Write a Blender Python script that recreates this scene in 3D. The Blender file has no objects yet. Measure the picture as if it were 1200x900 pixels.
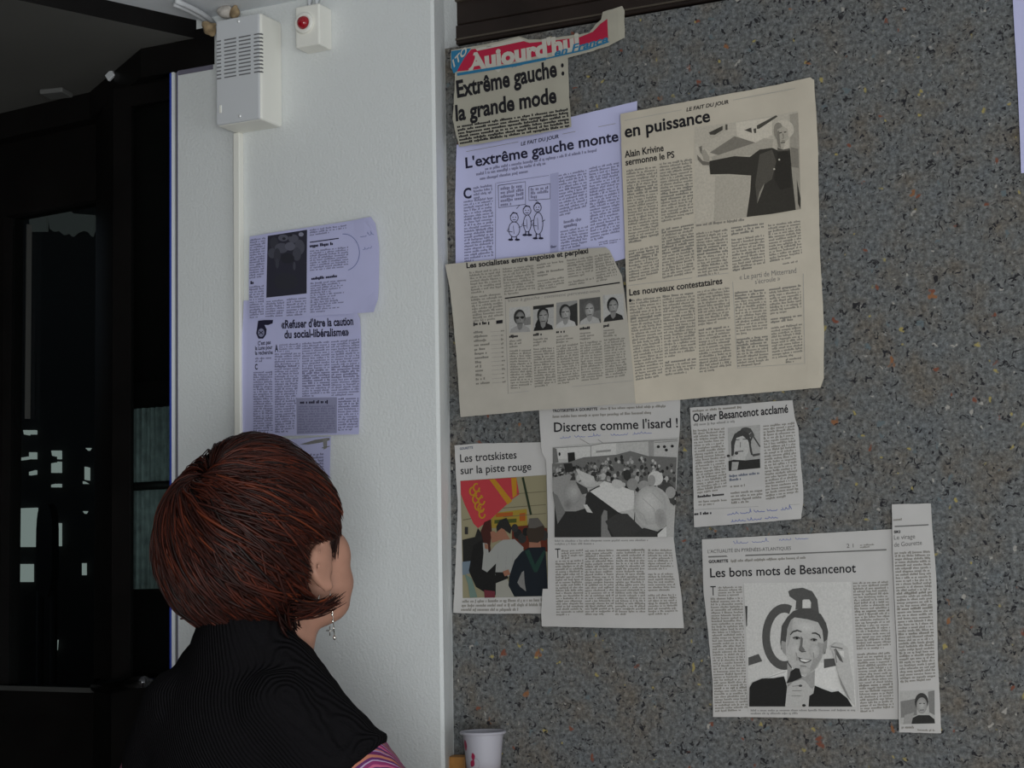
import bpy, bmesh, math, random
import numpy as np
from mathutils import Vector, Matrix

S = bpy.context.scene
COL = S.collection
R = math.radians

# ------------------------------------------------------------------ camera
FOCAL = 2000.0                                   # focal length in pixels of the 1200x900 frame
YAW, PITCH, ROLL = R(26), R(6.16), R(-1.24)
CAM = Vector((0, 0, 1.42))
_fw = Vector((-math.sin(YAW) * math.cos(PITCH), math.cos(YAW) * math.cos(PITCH), math.sin(PITCH)))
_r0 = Vector((math.cos(YAW), math.sin(YAW), 0))
_u0 = _r0.cross(_fw)
_rt = _r0 * math.cos(ROLL) + _u0 * math.sin(ROLL)
_up = _u0 * math.cos(ROLL) - _r0 * math.sin(ROLL)
cam_data = bpy.data.cameras.new('camera')
cam_data.sensor_width = 36
cam_data.lens = FOCAL / 1200 * 36
cam_data.clip_start = 0.05
cam = bpy.data.objects.new('camera', cam_data)
COL.objects.link(cam)
m = Matrix((_rt, _up, -_fw)).transposed().to_4x4()
m.translation = CAM
cam.matrix_world = m
S.camera = cam

# ------------------------------------------------------------------ light and exposure
S.view_settings.view_transform = 'Standard'
S.view_settings.look = 'None'
S.view_settings.exposure = 0.0
S.view_settings.gamma = 1
S.view_settings.use_curve_mapping = False
S.cycles.max_bounces = 8
S.cycles.caustics_reflective = False
S.cycles.caustics_refractive = False
world = bpy.data.worlds.new('world')
S.world = world
world.use_nodes = True
world.node_tree.nodes['Background'].inputs[0].default_value = (0.62, 0.74, 0.95, 1)
world.node_tree.nodes['Background'].inputs[1].default_value = 0.6


def window_light(name, loc, aim, sx, sy, power, color):
    """Daylight coming in through one of the room's windows."""
    d = bpy.data.lights.new(name, 'AREA')
    d.shape = 'RECTANGLE'
    d.size, d.size_y, d.energy, d.color = sx, sy, power, color
    o = bpy.data.objects.new(name, d)
    COL.objects.link(o)
    o.location = loc
    o.rotation_euler = (Vector(aim) - Vector(loc)).to_track_quat('-Z', 'Y').to_euler()
    return o


window_light('daylight_right_window', (2.52, 0.2, 1.0), (0.0, 0.5, .95), 1.9, 1.45, 19, (0.97, 1.0, 0.99))
window_light('daylight_front_window', (1.05, -1.53, .95), (0.3, 1, .95), 1.3, 1.1, 66, (0.96, 1.0, 1.0))

# ------------------------------------------------------------------ measuring helpers
WALL = 2.2          # plane y of the carpeted wall
PIER = 2.14         # plane y of the white pier's face


def sight(px, py):
    return _rt * ((px - 600) / FOCAL) - _up * ((py - 450) / FOCAL) + _fw


def on_y(px, py, y):
    """Point of the vertical plane y that was surveyed at this place of the photograph."""
    d = sight(px, py)
    return CAM + d * ((y - CAM.y) / d.y)


def on_z(px, py, z):
    d = sight(px, py)
    return CAM + d * ((z - CAM.z) / d.z)


def at_depth(px, py, dep):
    return CAM + sight(px, py) * dep


# ------------------------------------------------------------------ materials
MATS = {}


def mat(name, color, rough=0.6, metal=0.0, spec=0.5, emit=None, noise=None, bump=None):
    """Plain procedural surface; noise=(scale, amount) varies the colour, bump=(scale, strength) roughens it."""
    if name in MATS:
        return MATS[name]
    mt = bpy.data.materials.new(name)
    mt.use_nodes = True
    nt = mt.node_tree
    b = nt.nodes['Principled BSDF']
    b.inputs['Base Color'].default_value = (*color, 1)
    b.inputs['Roughness'].default_value = rough
    b.inputs['Metallic'].default_value = metal
    b.inputs['Specular IOR Level'].default_value = spec
    if emit:
        b.inputs['Emission Color'].default_value = (*emit[0], 1)
        b.inputs['Emission Strength'].default_value = emit[1]
    geo = nt.nodes.new('ShaderNodeNewGeometry')
    if noise:
        n = nt.nodes.new('ShaderNodeTexNoise')
        n.inputs['Scale'].default_value = noise[0]
        n.inputs['Detail'].default_value = 4
        nt.links.new(geo.outputs['Position'], n.inputs['Vector'])
        rp = nt.nodes.new('ShaderNodeValToRGB')
        k = noise[1]
        rp.color_ramp.elements[0].position, rp.color_ramp.elements[1].position = 0.3, 0.7
        rp.color_ramp.elements[0].color = (*[c * (1 - k) for c in color], 1)
        rp.color_ramp.elements[1].color = (*[min(1, c * (1 + k)) for c in color], 1)
        nt.links.new(n.outputs['Fac'], rp.inputs['Fac'])
        nt.links.new(rp.outputs['Color'], b.inputs['Base Color'])
    if bump:
        n = nt.nodes.new('ShaderNodeTexNoise')
        n.inputs['Scale'].default_value = bump[0]
        n.inputs['Detail'].default_value = 3
        nt.links.new(geo.outputs['Position'], n.inputs['Vector'])
        bp = nt.nodes.new('ShaderNodeBump')
        bp.inputs['Strength'].default_value = bump[1]
        bp.inputs['Distance'].default_value = 0.002
        nt.links.new(n.outputs['Fac'], bp.inputs['Height'])
        nt.links.new(bp.outputs['Normal'], b.inputs['Normal'])
    MATS[name] = mt
    return mt


def carpet_material():
    """Grey needle-felt wall covering: dark curls, yellow, rust and pale flecks."""
    mt = bpy.data.materials.new('flecked_wall_felt')
    mt.use_nodes = True
    nt = mt.node_tree
    N, L = nt.nodes.new, nt.links.new
    b = nt.nodes['Principled BSDF']
    b.inputs['Roughness'].default_value = 0.95
    b.inputs['Specular IOR Level'].default_value = 0.15
    geo = N('ShaderNodeNewGeometry')
    pos = geo.outputs['Position']

    def noise(scale, detail=3, rough=.5, dist=0.0):
        n = N('ShaderNodeTexNoise')
        n.inputs['Scale'].default_value = scale
        n.inputs['Detail'].default_value = detail
        n.inputs['Roughness'].default_value = rough
        n.inputs['Distortion'].default_value = dist
        L(pos, n.inputs['Vector'])
        return n

    def ramp(src, stops):
        r = N('ShaderNodeValToRGB')
        e = r.color_ramp.elements
        while len(e) < len(stops):
            e.new(0.5)
        for i, (p, c) in enumerate(stops):
            e[i].position = p
            e[i].color = (*c, 1) if len(c) == 3 else c
        L(src, r.inputs['Fac'])
        return r.outputs['Color']

    def mix(f, a, c):
        x = N('ShaderNodeMix')
        x.data_type = 'RGBA'
        if isinstance(f, float):
            x.inputs[0].default_value = f
        else:
            L(f, x.inputs[0])
        for k, v in ((6, a), (7, c)):
            if isinstance(v, tuple):
                x.inputs[k].default_value = (*v, 1)
            else:
                L(v, x.inputs[k])
        return x.outputs[2]
    K0, K1 = (0, 0, 0), (1, 1, 1)
    base = ramp(noise(16, 5, .65).outputs['Fac'], [(.30, (.150, .130, .108)), (.5, (.146, .147, .144)), (.70, (.136, .145, .152))])
    fine = ramp(noise(170, 3, .7).outputs['Fac'], [(.22, (.03, .03, .03)), (.5, (.46, .46, .46)), (.78, (1.0, 1.0, 1.0))])
    mm = N('ShaderNodeMix'); mm.data_type = 'RGBA'; mm.blend_type = 'MULTIPLY'; mm.inputs[0].default_value = .9
    L(base, mm.inputs[6]); L(fine, mm.inputs[7])
    gain = N('ShaderNodeMix'); gain.data_type = 'RGBA'; gain.blend_type = 'MULTIPLY'; gain.inputs[0].default_value = 1
    gain.clamp_result = False
    L(mm.outputs[2], gain.inputs[6]); gain.inputs[7].default_value = (1.85, 1.85, 1.85, 1)
    col = gain.outputs[2]
    curls = ramp(noise(95, 2.5, .55, 1.6).outputs['Fac'], [(.605, K0), (.665, K1)])
    col = mix(curls, col, (.028, .027, .030))
    flecks = (((.34, .28, .11), 85, .935, .15), ((.20, .075, .05), 68, .955, .15), ((.36, .34, .31), 95, .95, .15),
              ((.26, .12, .06), 52, .975, .15), ((.13, .155, .165), 70, .95, .20), ((.030, .029, .033), 115, .78, .20), ((.25, .25, .24), 150, .90, .14))
    for i, (c, sc, keep, rad) in enumerate(flecks):
        v = N('ShaderNodeTexVoronoi')
        v.inputs['Scale'].default_value = sc
        off = N('ShaderNodeVectorMath')
        off.operation = 'ADD'
        off.inputs[1].default_value = (i * 3.1, i * 1.7, i * 2.3)
        nz = noise(60 + 10 * i, 2)
        wob = N('ShaderNodeVectorMath'); wob.operation = 'MULTIPLY_ADD'
        L(nz.outputs['Color'], wob.inputs[0]); wob.inputs[1].default_value = (.022, .022, .022); L(pos, wob.inputs[2])
        L(wob.outputs[0], off.inputs[0])
        L(off.outputs[0], v.inputs['Vector'])
        sep = N('ShaderNodeSeparateColor')
        L(v.outputs['Color'], sep.inputs[0])
        g = N('ShaderNodeMath'); g.operation = 'GREATER_THAN'; g.inputs[1].default_value = keep
        L(sep.outputs[0], g.inputs[0])
        d = ramp(v.outputs['Distance'], [(rad, K1), (rad + .14, K0)])
        f = N('ShaderNodeMath'); f.operation = 'MULTIPLY'
        L(g.outputs[0], f.inputs[0]); L(d, f.inputs[1])
        col = mix(f.outputs[0], col, c)
    L(col, b.inputs['Base Color'])
    bp = N('ShaderNodeBump')
    bp.inputs['Strength'].default_value = .8
    bp.inputs['Distance'].default_value = .003
    L(noise(130, 4, .7).outputs['Fac'], bp.inputs['Height'])
    L(bp.outputs['Normal'], b.inputs['Normal'])
    return mt


def glass_material():
    mt = bpy.data.materials.new('dim_door_glass')
    mt.use_nodes = True
    nt = mt.node_tree
    nt.nodes.remove(nt.nodes['Principled BSDF'])
    N, L = nt.nodes.new, nt.links.new
    t, g, x = N('ShaderNodeBsdfTransparent'), N('ShaderNodeBsdfGlossy'), N('ShaderNodeMixShader')
    f, lw, pw = N('ShaderNodeMath'), N('ShaderNodeLayerWeight'), N('ShaderNodeMath')
    t.inputs[0].default_value = (.8, .85, .84, 1)
    g.inputs['Roughness'].default_value = .02
    pw.operation, pw.inputs[1].default_value = 'POWER', 4.0
    f.operation, f.inputs[1].default_value, f.inputs[2].default_value = 'MULTIPLY_ADD', .8, .025
    L(lw.outputs['Facing'], pw.inputs[0]); L(pw.outputs[0], f.inputs[0])
    L(f.outputs[0], x.inputs[0]); L(t.outputs[0], x.inputs[1]); L(g.outputs[0], x.inputs[2])
    L(x.outputs[0], nt.nodes['Material Output'].inputs[0])
    return mt


FELT = carpet_material()
GLASS = glass_material()
WHITE = mat('white_stucco_paint', (.72, .735, .73), .85, spec=.2, bump=(250, .5))
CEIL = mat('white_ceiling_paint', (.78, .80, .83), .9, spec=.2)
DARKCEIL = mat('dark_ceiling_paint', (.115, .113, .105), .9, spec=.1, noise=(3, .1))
BLACKWOOD = mat('near_black_wood', (.0060, .0052, .005), .5, spec=.15, noise=(9, .3))
BROWNWOOD = mat('dark_brown_board', (.022, .014, .011), .5, spec=.3, noise=(14, .3))
GREYJAMB = mat('grey_jamb_paint', (.17, .17, .165), .6)
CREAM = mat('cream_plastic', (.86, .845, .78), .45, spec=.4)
CASING = mat('shade_toned_plastic', (.62, .63, .65), .45, spec=.4)
BLACK = mat('black_slot', (.02, .02, .022), .8)


# ------------------------------------------------------------------ object helpers
def obj(name, me, mats, parent=None, loc=None):
    o = bpy.data.objects.new(name, me)
    COL.objects.link(o)
    for mt in (mats if isinstance(mats, (list, tuple)) else [mats]):
        me.materials.append(mt)
    if loc is not None:
        o.location = loc
    if parent:
        o.parent = parent
    return o


def tag(o, label, cat, group=None, kind=None):
    o['label'], o['category'] = label, cat
    if group:
        o['group'] = group
    if kind:
        o['kind'] = kind
    return o


def struct(o):
    o['kind'] = 'structure'
    return o


def empty(name, loc, label=None, cat=None, group=None):
    o = bpy.data.objects.new(name, None)
    COL.objects.link(o)
    o.location = loc
    o.empty_display_size = .05
    if label:
        tag(o, label, cat, group)
    return o


def bm_mesh(bm, name, smooth=False, origin=None):
    if origin is not None:
        bmesh.ops.translate(bm, verts=bm.verts, vec=-Vector(origin))
    me = bpy.data.meshes.new(name)
    bm.normal_update()
    bm.to_mesh(me)
    bm.free()
    if smooth:
        for p in me.polygons:
            p.use_smooth = True
    return me


def add_box(bm, lo, hi, bevel=0.0, seg=2):
    lo, hi = Vector(lo), Vector(hi)
    r = bmesh.ops.create_cube(bm, size=1)
    vs = r['verts']
    for v in vs:
        v.co = Vector((lo[i] + (v.co[i] + .5) * (hi[i] - lo[i]) for i in range(3)))
    if bevel:
        es = {e for v in vs for e in v.link_edges}
        bmesh.ops.bevel(bm, geom=list(es), offset=bevel, segments=seg, profile=.5, affect='EDGES')


def add_prism(bm, pts, z0, z1):
    """Vertical prism over a plan polygon."""
    lo = [bm.verts.new((x, y, z0)) for x, y in pts]
    hi = [bm.verts.new((x, y, z1)) for x, y in pts]
    n = len(pts)
    bm.faces.new(lo[::-1]); bm.faces.new(hi)
    for i in range(n):
        bm.faces.new((lo[i], lo[(i + 1) % n], hi[(i + 1) % n], hi[i]))


def add_tube(bm, pts, radii, n=8, cap=True, squash=None):
    pts = [Vector(p) for p in pts]
    if not isinstance(radii, (list, tuple)):
        radii = [radii] * len(pts)
    rings = []
    ref = Vector((0.13, 0.27, 1)).normalized()
    for i, p in enumerate(pts):
        t = (pts[min(i + 1, len(pts) - 1)] - pts[max(i - 1, 0)]).normalized()
        a = t.cross(ref)
        if a.length < 1e-3:
            a = t.cross(Vector((1, 0, 0)))
        a.normalize()
        b = t.cross(a).normalized()
        ring = []
        for k in range(n):
            w = 2 * math.pi * k / n
            ring.append(bm.verts.new(p + (a * math.cos(w) + b * math.sin(w)) * radii[i]))
        rings.append(ring)
    for i in range(len(rings) - 1):
        for k in range(n):
            bm.faces.new((rings[i][k], rings[i][(k + 1) % n], rings[i + 1][(k + 1) % n], rings[i + 1][k]))
    if cap:
        bm.faces.new(rings[0][::-1]); bm.faces.new(rings[-1])


def add_lathe(bm, prof, c, n=48, axis='Z'):
    """Surface of revolution; prof is a list of (radius, height) about c."""
    c = Vector(c)
    rings = []
    for r, h in prof:
        ring = []
        for k in range(n):
            w = 2 * math.pi * k / n
            q = Vector((r * math.cos(w), r * math.sin(w), h)) if axis == 'Z' else Vector((r * math.cos(w), -h, r * math.sin(w)))
            ring.append(bm.verts.new(c + q))
        rings.append(ring)
    for i in range(len(rings) - 1):
        for k in range(n):
            bm.faces.new((rings[i][k], rings[i][(k + 1) % n], rings[i + 1][(k + 1) % n], rings[i + 1][k]))
    return rings


def add_ball(bm, c, r, sub=3):
    """Ellipsoid."""
    r = (r, r, r) if isinstance(r, (int, float)) else r
    g = bmesh.ops.create_icosphere(bm, subdivisions=sub, radius=1)
    for v in g['verts']:
        v.co = Vector((c[0] + v.co.x * r[0], c[1] + v.co.y * r[1], c[2] + v.co.z * r[2]))


def box_obj(name, lo, hi, mt, parent=None, bevel=0.0, origin=None):
    bm = bmesh.new()
    add_box(bm, lo, hi, bevel)
    o = Vector(origin) if origin is not None else (Vector(lo) + Vector(hi)) / 2
    return obj(name, bm_mesh(bm, name, origin=o), mt, parent, o if parent is None else (0, 0, 0))


# ================================================================== the room
ZC = on_y(300, 10, PIER).z                 # white ceiling height
ZD = ZC - .03                              # lower dark ceiling over the entrance
XP0 = on_y(208.5, 450, PIER).x               # left edge of the pier
XF_T, XF_B = on_y(507, 0, PIER), on_y(520, 900, PIER)   # front right corner of the pier, not quite plumb
XB_T, XB_B = on_y(521.5, 60, WALL), on_y(532, 890, WALL)
def wall_x(z):
    """Where the carpeted wall starts, at height z."""
    return XB_B.x + (XB_T.x - XB_B.x) * (z - XB_B.z) / (XB_T.z - XB_B.z)
XB = min(wall_x(0), wall_x(2.3))

box_obj('floor', (-6, -3.0, -.1), (2.8, 6, 0), mat('dark_floor_tiles', (.30, .28, .26), .5, noise=(4, .2)))['kind'] = 'structure'
zb = (on_y(538, 53, WALL).z + on_y(860, 0, WALL).z) / 2       # top edge of the felt
box_obj('wall_back', (XB - .02, WALL, 0), (2.6, WALL + .06, zb), FELT)['kind'] = 'structure'
box_obj('wall_behind', (XB - .02, WALL + .062, 0), (2.6, WALL + .15, ZC + .3), mat('dark_recess', (.012, .009, .008), .8))['kind'] = 'structure'
# pier of painted stucco, its right corner slightly out of plumb
bm = bmesh.new()
slope = (XF_T.x - XF_B.x) / (XF_T.z - XF_B.z)
def pier_x(z):
    return XF_B.x + slope * (z - XF_B.z)
zz = [0, 1.0, 1.5, 2.0, ZC + .02]
prof = []
for z in zz:
    xf = pier_x(z)
    prof.append([bm.verts.new(p) for p in ((XP0, WALL + .15, z), (XP0, PIER, z), (xf - .004, PIER, z), (xf, PIER + .004, z), (wall_x(z), WALL - .001, z), (wall_x(z), WALL + .15, z))])
for a, b_ in zip(prof, prof[1:]):
    for k in range(6):
        bm.faces.new((a[k], a[(k + 1) % 6], b_[(k + 1) % 6], b_[k]))
bm.faces.new(prof[0][::-1]); bm.faces.new(prof[-1])
struct(obj('wall_left', bm_mesh(bm, 'wall_left', origin=(XP0, PIER, 0)), WHITE, loc=(XP0, PIER, 0)))

# ceilings: white over the room, a lower dark one over the entrance
e0, e1 = on_z(125, 0, ZC), on_z(254, 29, ZC)
d = (e0 - e1)
e9 = e1 + d * 14                                   # the edge runs on towards the camera's left
bm = bmesh.new()
add_prism(bm, [(e1.x, e1.y), (XP0, WALL + .2), (2.6, WALL + .2), (2.6, -3), (e9.x, -3), (e9.x, e9.y)], ZC, ZC + .1)
struct(obj('ceiling', bm_mesh(bm, 'ceiling'), CEIL))
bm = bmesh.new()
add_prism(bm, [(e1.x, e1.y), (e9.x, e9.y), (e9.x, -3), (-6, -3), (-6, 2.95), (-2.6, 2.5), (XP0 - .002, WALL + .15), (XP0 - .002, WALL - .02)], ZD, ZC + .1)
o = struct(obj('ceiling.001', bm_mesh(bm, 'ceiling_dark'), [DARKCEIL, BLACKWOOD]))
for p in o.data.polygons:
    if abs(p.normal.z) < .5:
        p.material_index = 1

# the walls behind and beside the camera, with the windows that light the room
ROOMPAINT = mat('room_wall_paint', (.42, .42, .40), .9)
def holed_wall(name, axis, c, lo, hi, hole, t=.15):
    """Wall with one window opening; axis 'x' = plane x=c, else plane y=c."""
    bm = bmesh.new()
    (a0, z0), (a1, z1) = lo, hi
    (h0, k0), (h1, k1) = hole
    for (p0, q0), (p1, q1) in (((a0, z0), (a1, k0)), ((a0, k1), (a1, z1)), ((a0, k0), (h0, k1)), ((h1, k0), (a1, k1))):
        if axis == 'x':
            add_box(bm, (c, p0, q0), (c + t, p1, q1))
        else:
            add_box(bm, (p0, c - t, q0), (p1, c, q1))
    struct(obj(name, bm_mesh(bm, name), ROOMPAINT))
holed_wall('wall_right', 'x', 2.6, (-3, 0), (2.4, ZC + .1), ((-.8, .25), (1.2, 1.8)))
holed_wall('wall_front', 'y', -1.6, (-6, 0), (2.6, ZC + .1), ((.35, .35), (1.75, 1.6)))
box_obj('wall_side', (-6.1, -3, 0), (-6, 6, ZC + .1), mat('far_side_dark_paint', (.03, .028, .026), .8))['kind'] = 'structure'
for i, (lo, hi, ax) in enumerate((((2.63, -.8, .25), (2.67, 1.2, 1.8), 1), ((.35, -1.67, .35), (1.75, -1.63, 1.6), 0))):
    r = empty('window_%d' % (i + 1), lo)
    r['kind'] = 'structure'
    bm = bmesh.new()
    lo, hi = Vector(lo), Vector(hi)
    n = 3
    for k in range(n + 1):
        c = lo[ax] + (hi[ax] - lo[ax]) * k / n
        a, b_ = lo.copy(), hi.copy()
        a[ax], b_[ax] = max(lo[ax], c - .02), min(hi[ax], c + .02)
        add_box(bm, a, b_)
    for z in (lo.z, hi.z - .04):
        a, b_ = lo.copy(), hi.copy()
        a.z, b_.z = z, z + .04
        add_box(bm, a, b_)
    f = obj('window_frame', bm_mesh(bm, 'window_frame', origin=lo), CASING, r)

# dark board panel along the top of the carpeted wall
bm = bmesh.new()
BD = WALL + .058                       # the boards lie back behind the felt
hs = [(zb - .02, .034), (zb + .016, .030), (zb + .048, .040), (zb + .090, .10)]
for k, (z, h) in enumerate(hs):
    add_box(bm, (wall_x(z) - .02, BD - .018 - .004 * (k % 2), max(z, zb + .0005)), (2.55, BD + .003, min(z + h, ZC + .02)), .0015, 1)
struct(obj('trim_1', bm_mesh(bm, 'trim_1'), BROWNWOOD))
bm = bmesh.new()
for z in (hs[1][0] + .006, hs[2][0] + .035):
    add_box(bm, (wall_x(z) - .01, BD - .0245, z), (2.55, BD - .012, z + .0028))
struct(obj('trim_2', bm_mesh(bm, 'trim_2'), mat('pale_board_edge', (.07, .055, .04), .5)))  # thin lines paler than the boards

# wooden ledge below the picture that carries the cup
cupb = on_y(566, 921, WALL - .055)
ZL = cupb.z
OAK = mat('orange_oak', (.42, .20, .055), .5, noise=(30, .35))
box_obj('trim_3', (wall_x(ZL), WALL - .12, ZL - .03), (2.5, WALL, ZL), OAK, bevel=.004)['kind'] = 'structure'

# ------------------------------------------------------------------ the dark wooden entrance on the left
A, B, C_, D_ = [on_z(*q, ZD) for q in ((252, 41), (165, 57), (105, 108), (0, 133))]
yA = min(A.y, B.y)
A.y = B.y = yA                              # first run is parallel to the wall
dirCD = (D_ - C_).normalized()
E_ = C_ + dirCD * 2.6
zl = on_y(208, 83, yA).z                    # underside of the lintel over the pier
nCD = Vector((-dirCD.y, dirCD.x, 0))
if nCD.y < 0:
    nCD = -nCD                              # points away from the room
back = [Vector((p.x, p.y)) + Vector((nCD.x, nCD.y)) * .09 for p in (E_, C_)]
bm = bmesh.new()
add_prism(bm, [(A.x, yA), (B.x, yA), (C_.x, C_.y), (E_.x, E_.y), tuple(back[0]), (back[1].x, back[1].y), (B.x, PIER + .02), (XP0 - .004, PIER + .02), (XP0 - .004, PIER - .003), (A.x, PIER - .003)], zl, ZD + .014)
struct(obj('trim_4', bm_mesh(bm, 'trim_4'), BLACKWOOD))
# underside edge of the lintel where it meets the pier, bruised paint
box_obj('trim_5', (XP0 + .002, yA + .006, zl - .007), (A.x - .004, PIER - .002, zl), mat('mauve_grey_paint', (.16, .15, .20), .7))['kind'] = 'structure'

# jamb beside the pier: grey reveal with a pale bead and strips added for blue and violet lens fringing
bm = bmesh.new()
add_box(bm, (on_y(205, 450, PIER + .004).x, PIER + .004, 0), (XP0 - .001, WALL + .1, zl))
struct(obj('trim_6', bm_mesh(bm, 'trim_6'), GREYJAMB))
xb0, xb1, xb2 = (on_y(q, 450, PIER + .002).x for q in (198.8, 202, 205))
box_obj('trim_7', (xb1, PIER + .000, 0), (xb2 - .0008, PIER + .10, zl), mat('white_bead', (.88, .90, .92), .4))['kind'] = 'structure'
box_obj('violet_fringe_strip', (XP0 - .0022, PIER + .001, 0), (XP0 - .0002, PIER + .02, zl), mat('violet_fringe_tint', (.10, .085, .22), .6))['kind'] = 'structure'
box_obj('blue_fringe_strip', (xb0, PIER + .002, 0), (xb1 - .0005, PIER + .10, zl), mat('blue_fringe_tint', (.035, .075, .46), .5))['kind'] = 'structure'

# side light: dark frame with a pane, and grey net added behind it for the glass reflection
ys = PIER + .03
x0, x1 = B.x - .01, xb0 - .001
fx = on_y(152, 500, ys).x
r = empty('window_3', (x0, ys, 0)); r['kind'] = 'structure'
bm = bmesh.new()
o0 = Vector((x0, ys, 0))
zg0, zg1 = on_y(178, 800, ys).z, on_y(178, 120, ys).z
add_box(bm, (fx - .035, ys, 0), (fx, ys + .010, zl))
add_box(bm, (x1 - .008, ys, 0), (x1, ys + .010, zl))
add_box(bm, (fx, ys, 0), (x1 - .008, ys + .010, zg0))
add_box(bm, (fx, ys, zg1), (x1 - .008, ys + .010, zl))
obj('window_frame', bm_mesh(bm, 'window_frame', origin=o0), BLACKWOOD, r)
bm = bmesh.new()
add_box(bm, (fx, ys + .003, zg0), (x1 - .008, ys + .007, zg1))
obj('pane', bm_mesh(bm, 'pane', origin=o0), GLASS, r)

yc = ys + .034
cz0, cz1 = on_y(178, 690, yc).z, on_y(178, 478, yc).z
cx0, cx1 = on_y(150, 560, yc).x, on_y(207, 560, yc).x
bm = bmesh.new()
rows = []
for j in range(2):
    row = []
    for i in range(61):
        t = i / 60
        x = cx0 + (cx1 - cx0) * t
        row.append(bm.verts.new((x, yc + .007 * math.sin(t * 46) + .004 * math.sin(t * 113 + 1), cz0 + (cz1 - cz0) * j)))
    rows.append(row)
for i in range(60):
    bm.faces.new((rows[0][i], rows[0][i + 1], rows[1][i + 1], rows[1][i]))
oc = (cx0, yc, cz1)
REFLECTNET = mat('grey_green_reflection_net', (.20, .235, .235), .9, noise=(60, .35))
cu = obj('reflection_net', bm_mesh(bm, 'reflection_net', True, oc), REFLECTNET, loc=oc)
sm = cu.modifiers.new('thickness', 'SOLIDIFY'); sm.thickness = .0015
tag(cu, 'short folded grey net added for the reflection in the narrow glass beside the pier', 'reflection_net')
bm = bmesh.new()
zr = on_y(178, 570, yc).z
add_tube(bm, [(cx0 - .02, yc - .016, zr), (cx1, yc - .016, zr)], .007)
obj('reflection_bar', bm_mesh(bm, 'reflection_bar', True, oc), BLACKWOOD, cu)
# back of the side light, so that the added net hangs in a shallow dark case
box_obj('wall_recess', (fx - .12, yc + .06, 0), (xb0 - .001, yc + .08, zl), BLACKWOOD)['kind'] = 'structure'

# angled wooden jamb between side light and door
bm = bmesh.new()
n2 = Vector((C_.y - B.y, -(C_.x - B.x), 0)).normalized()
if n2.y < 0:
    n2 = -n2
off = n2 * .05
Bm, Cm = B + n2 * .012, C_ + n2 * .012
add_prism(bm, [(fx - .034, ys), (Cm.x, Cm.y), (Cm.x + off.x, Cm.y + off.y), (fx - .034, ys + .05)], 0, zl)
struct(obj('wall_angle', bm_mesh(bm, 'wall_angle'), BLACKWOOD))

# door with a tall pane, transom rail and solid lower panel
def on_cd(px, py, back_=.03):
    """Point of the door's plane."""
    p0 = Vector((C_.x, C_.y, 0)) + nCD * back_
    d = sight(px, py)
    return CAM + d * ((p0 - CAM).dot(nCD) / d.dot(nCD))
dr = empty('door_1', Cm - Vector((0, 0, Cm.z))); dr['kind'] = 'structure'
od = Vector((Cm.x, Cm.y, 0))
def door_box(bm, s0, s1, z0, z1, b0, b1, bevel=0.0):
    """Box in door coordinates: s runs from the jamb to the left along the door, b is depth."""
    g = bmesh.new()
    add_box(g, (s0, b0, z0), (s1, b1, z1), bevel)
    mx = Matrix(((dirCD.x, nCD.x, 0, Cm.x), (dirCD.y, nCD.y, 0, Cm.y), (0, 0, 1, 0), (0, 0, 0, 1)))
    for v in g.verts:
        v.co = mx @ v.co
    if mx.to_3x3().determinant() < 0:
        bmesh.ops.reverse_faces(g, faces=g.faces[:])
    tmp = bpy.data.meshes.new('t'); g.to_mesh(tmp); g.free(); bm.from_mesh(tmp); bpy.data.meshes.remove(tmp)
def s_of(px, py):
    p = on_cd(px, py) - Vector((Cm.x, Cm.y, 0))
    return p.dot(dirCD)
sg0, sg1 = s_of(111, 500), s_of(2, 500)
dz0, dz1 = on_cd(60, 806).z, on_cd(60, 243).z
bm = bmesh.new()
door_box(bm, .0, sg0, 0, zl, .02, .065)
door_box(bm, sg1, sg1 + .10, 0, zl, .02, .065)
door_box(bm, sg0, sg1, dz1, zl, .02, .065)
door_box(bm, sg0, sg1, dz0 - .05, dz0, .02, .065)
door_box(bm, sg1 + .10, 2.4, 0, zl, .02, .065)
obj('door_frame', bm_mesh(bm, 'door_frame', origin=od), BLACKWOOD, dr)
bm = bmesh.new(); door_box(bm, sg0, sg1, 0, dz0 - .05, .03, .055)
obj('lower_panel', bm_mesh(bm, 'lower_panel', origin=od), BLACKWOOD, dr)
bm = bmesh.new(); door_box(bm, sg0, sg1, dz0, dz1, .040, .046)
obj('pane', bm_mesh(bm, 'pane', origin=od), GLASS, dr)
bm = bmesh.new(); sb = s_of(25, 400); door_box(bm, sb - .0016, sb + .0016, on_cd(25, 490).z, on_cd(25, 262).z, .030, .040)
obj('edge_bead', bm_mesh(bm, 'edge_bead', origin=od), mat('dull_aluminium_bead', (.075, .075, .07), .5), dr)
bm = bmesh.new(); door_box(bm, sg0, sg1, dz0 - .006, dz0 + .002, .012, .022)
obj('glazing_strip', bm_mesh(bm, 'glazing_strip', origin=od), mat('dull_strip', (.05, .05, .048), .5), dr)
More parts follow.
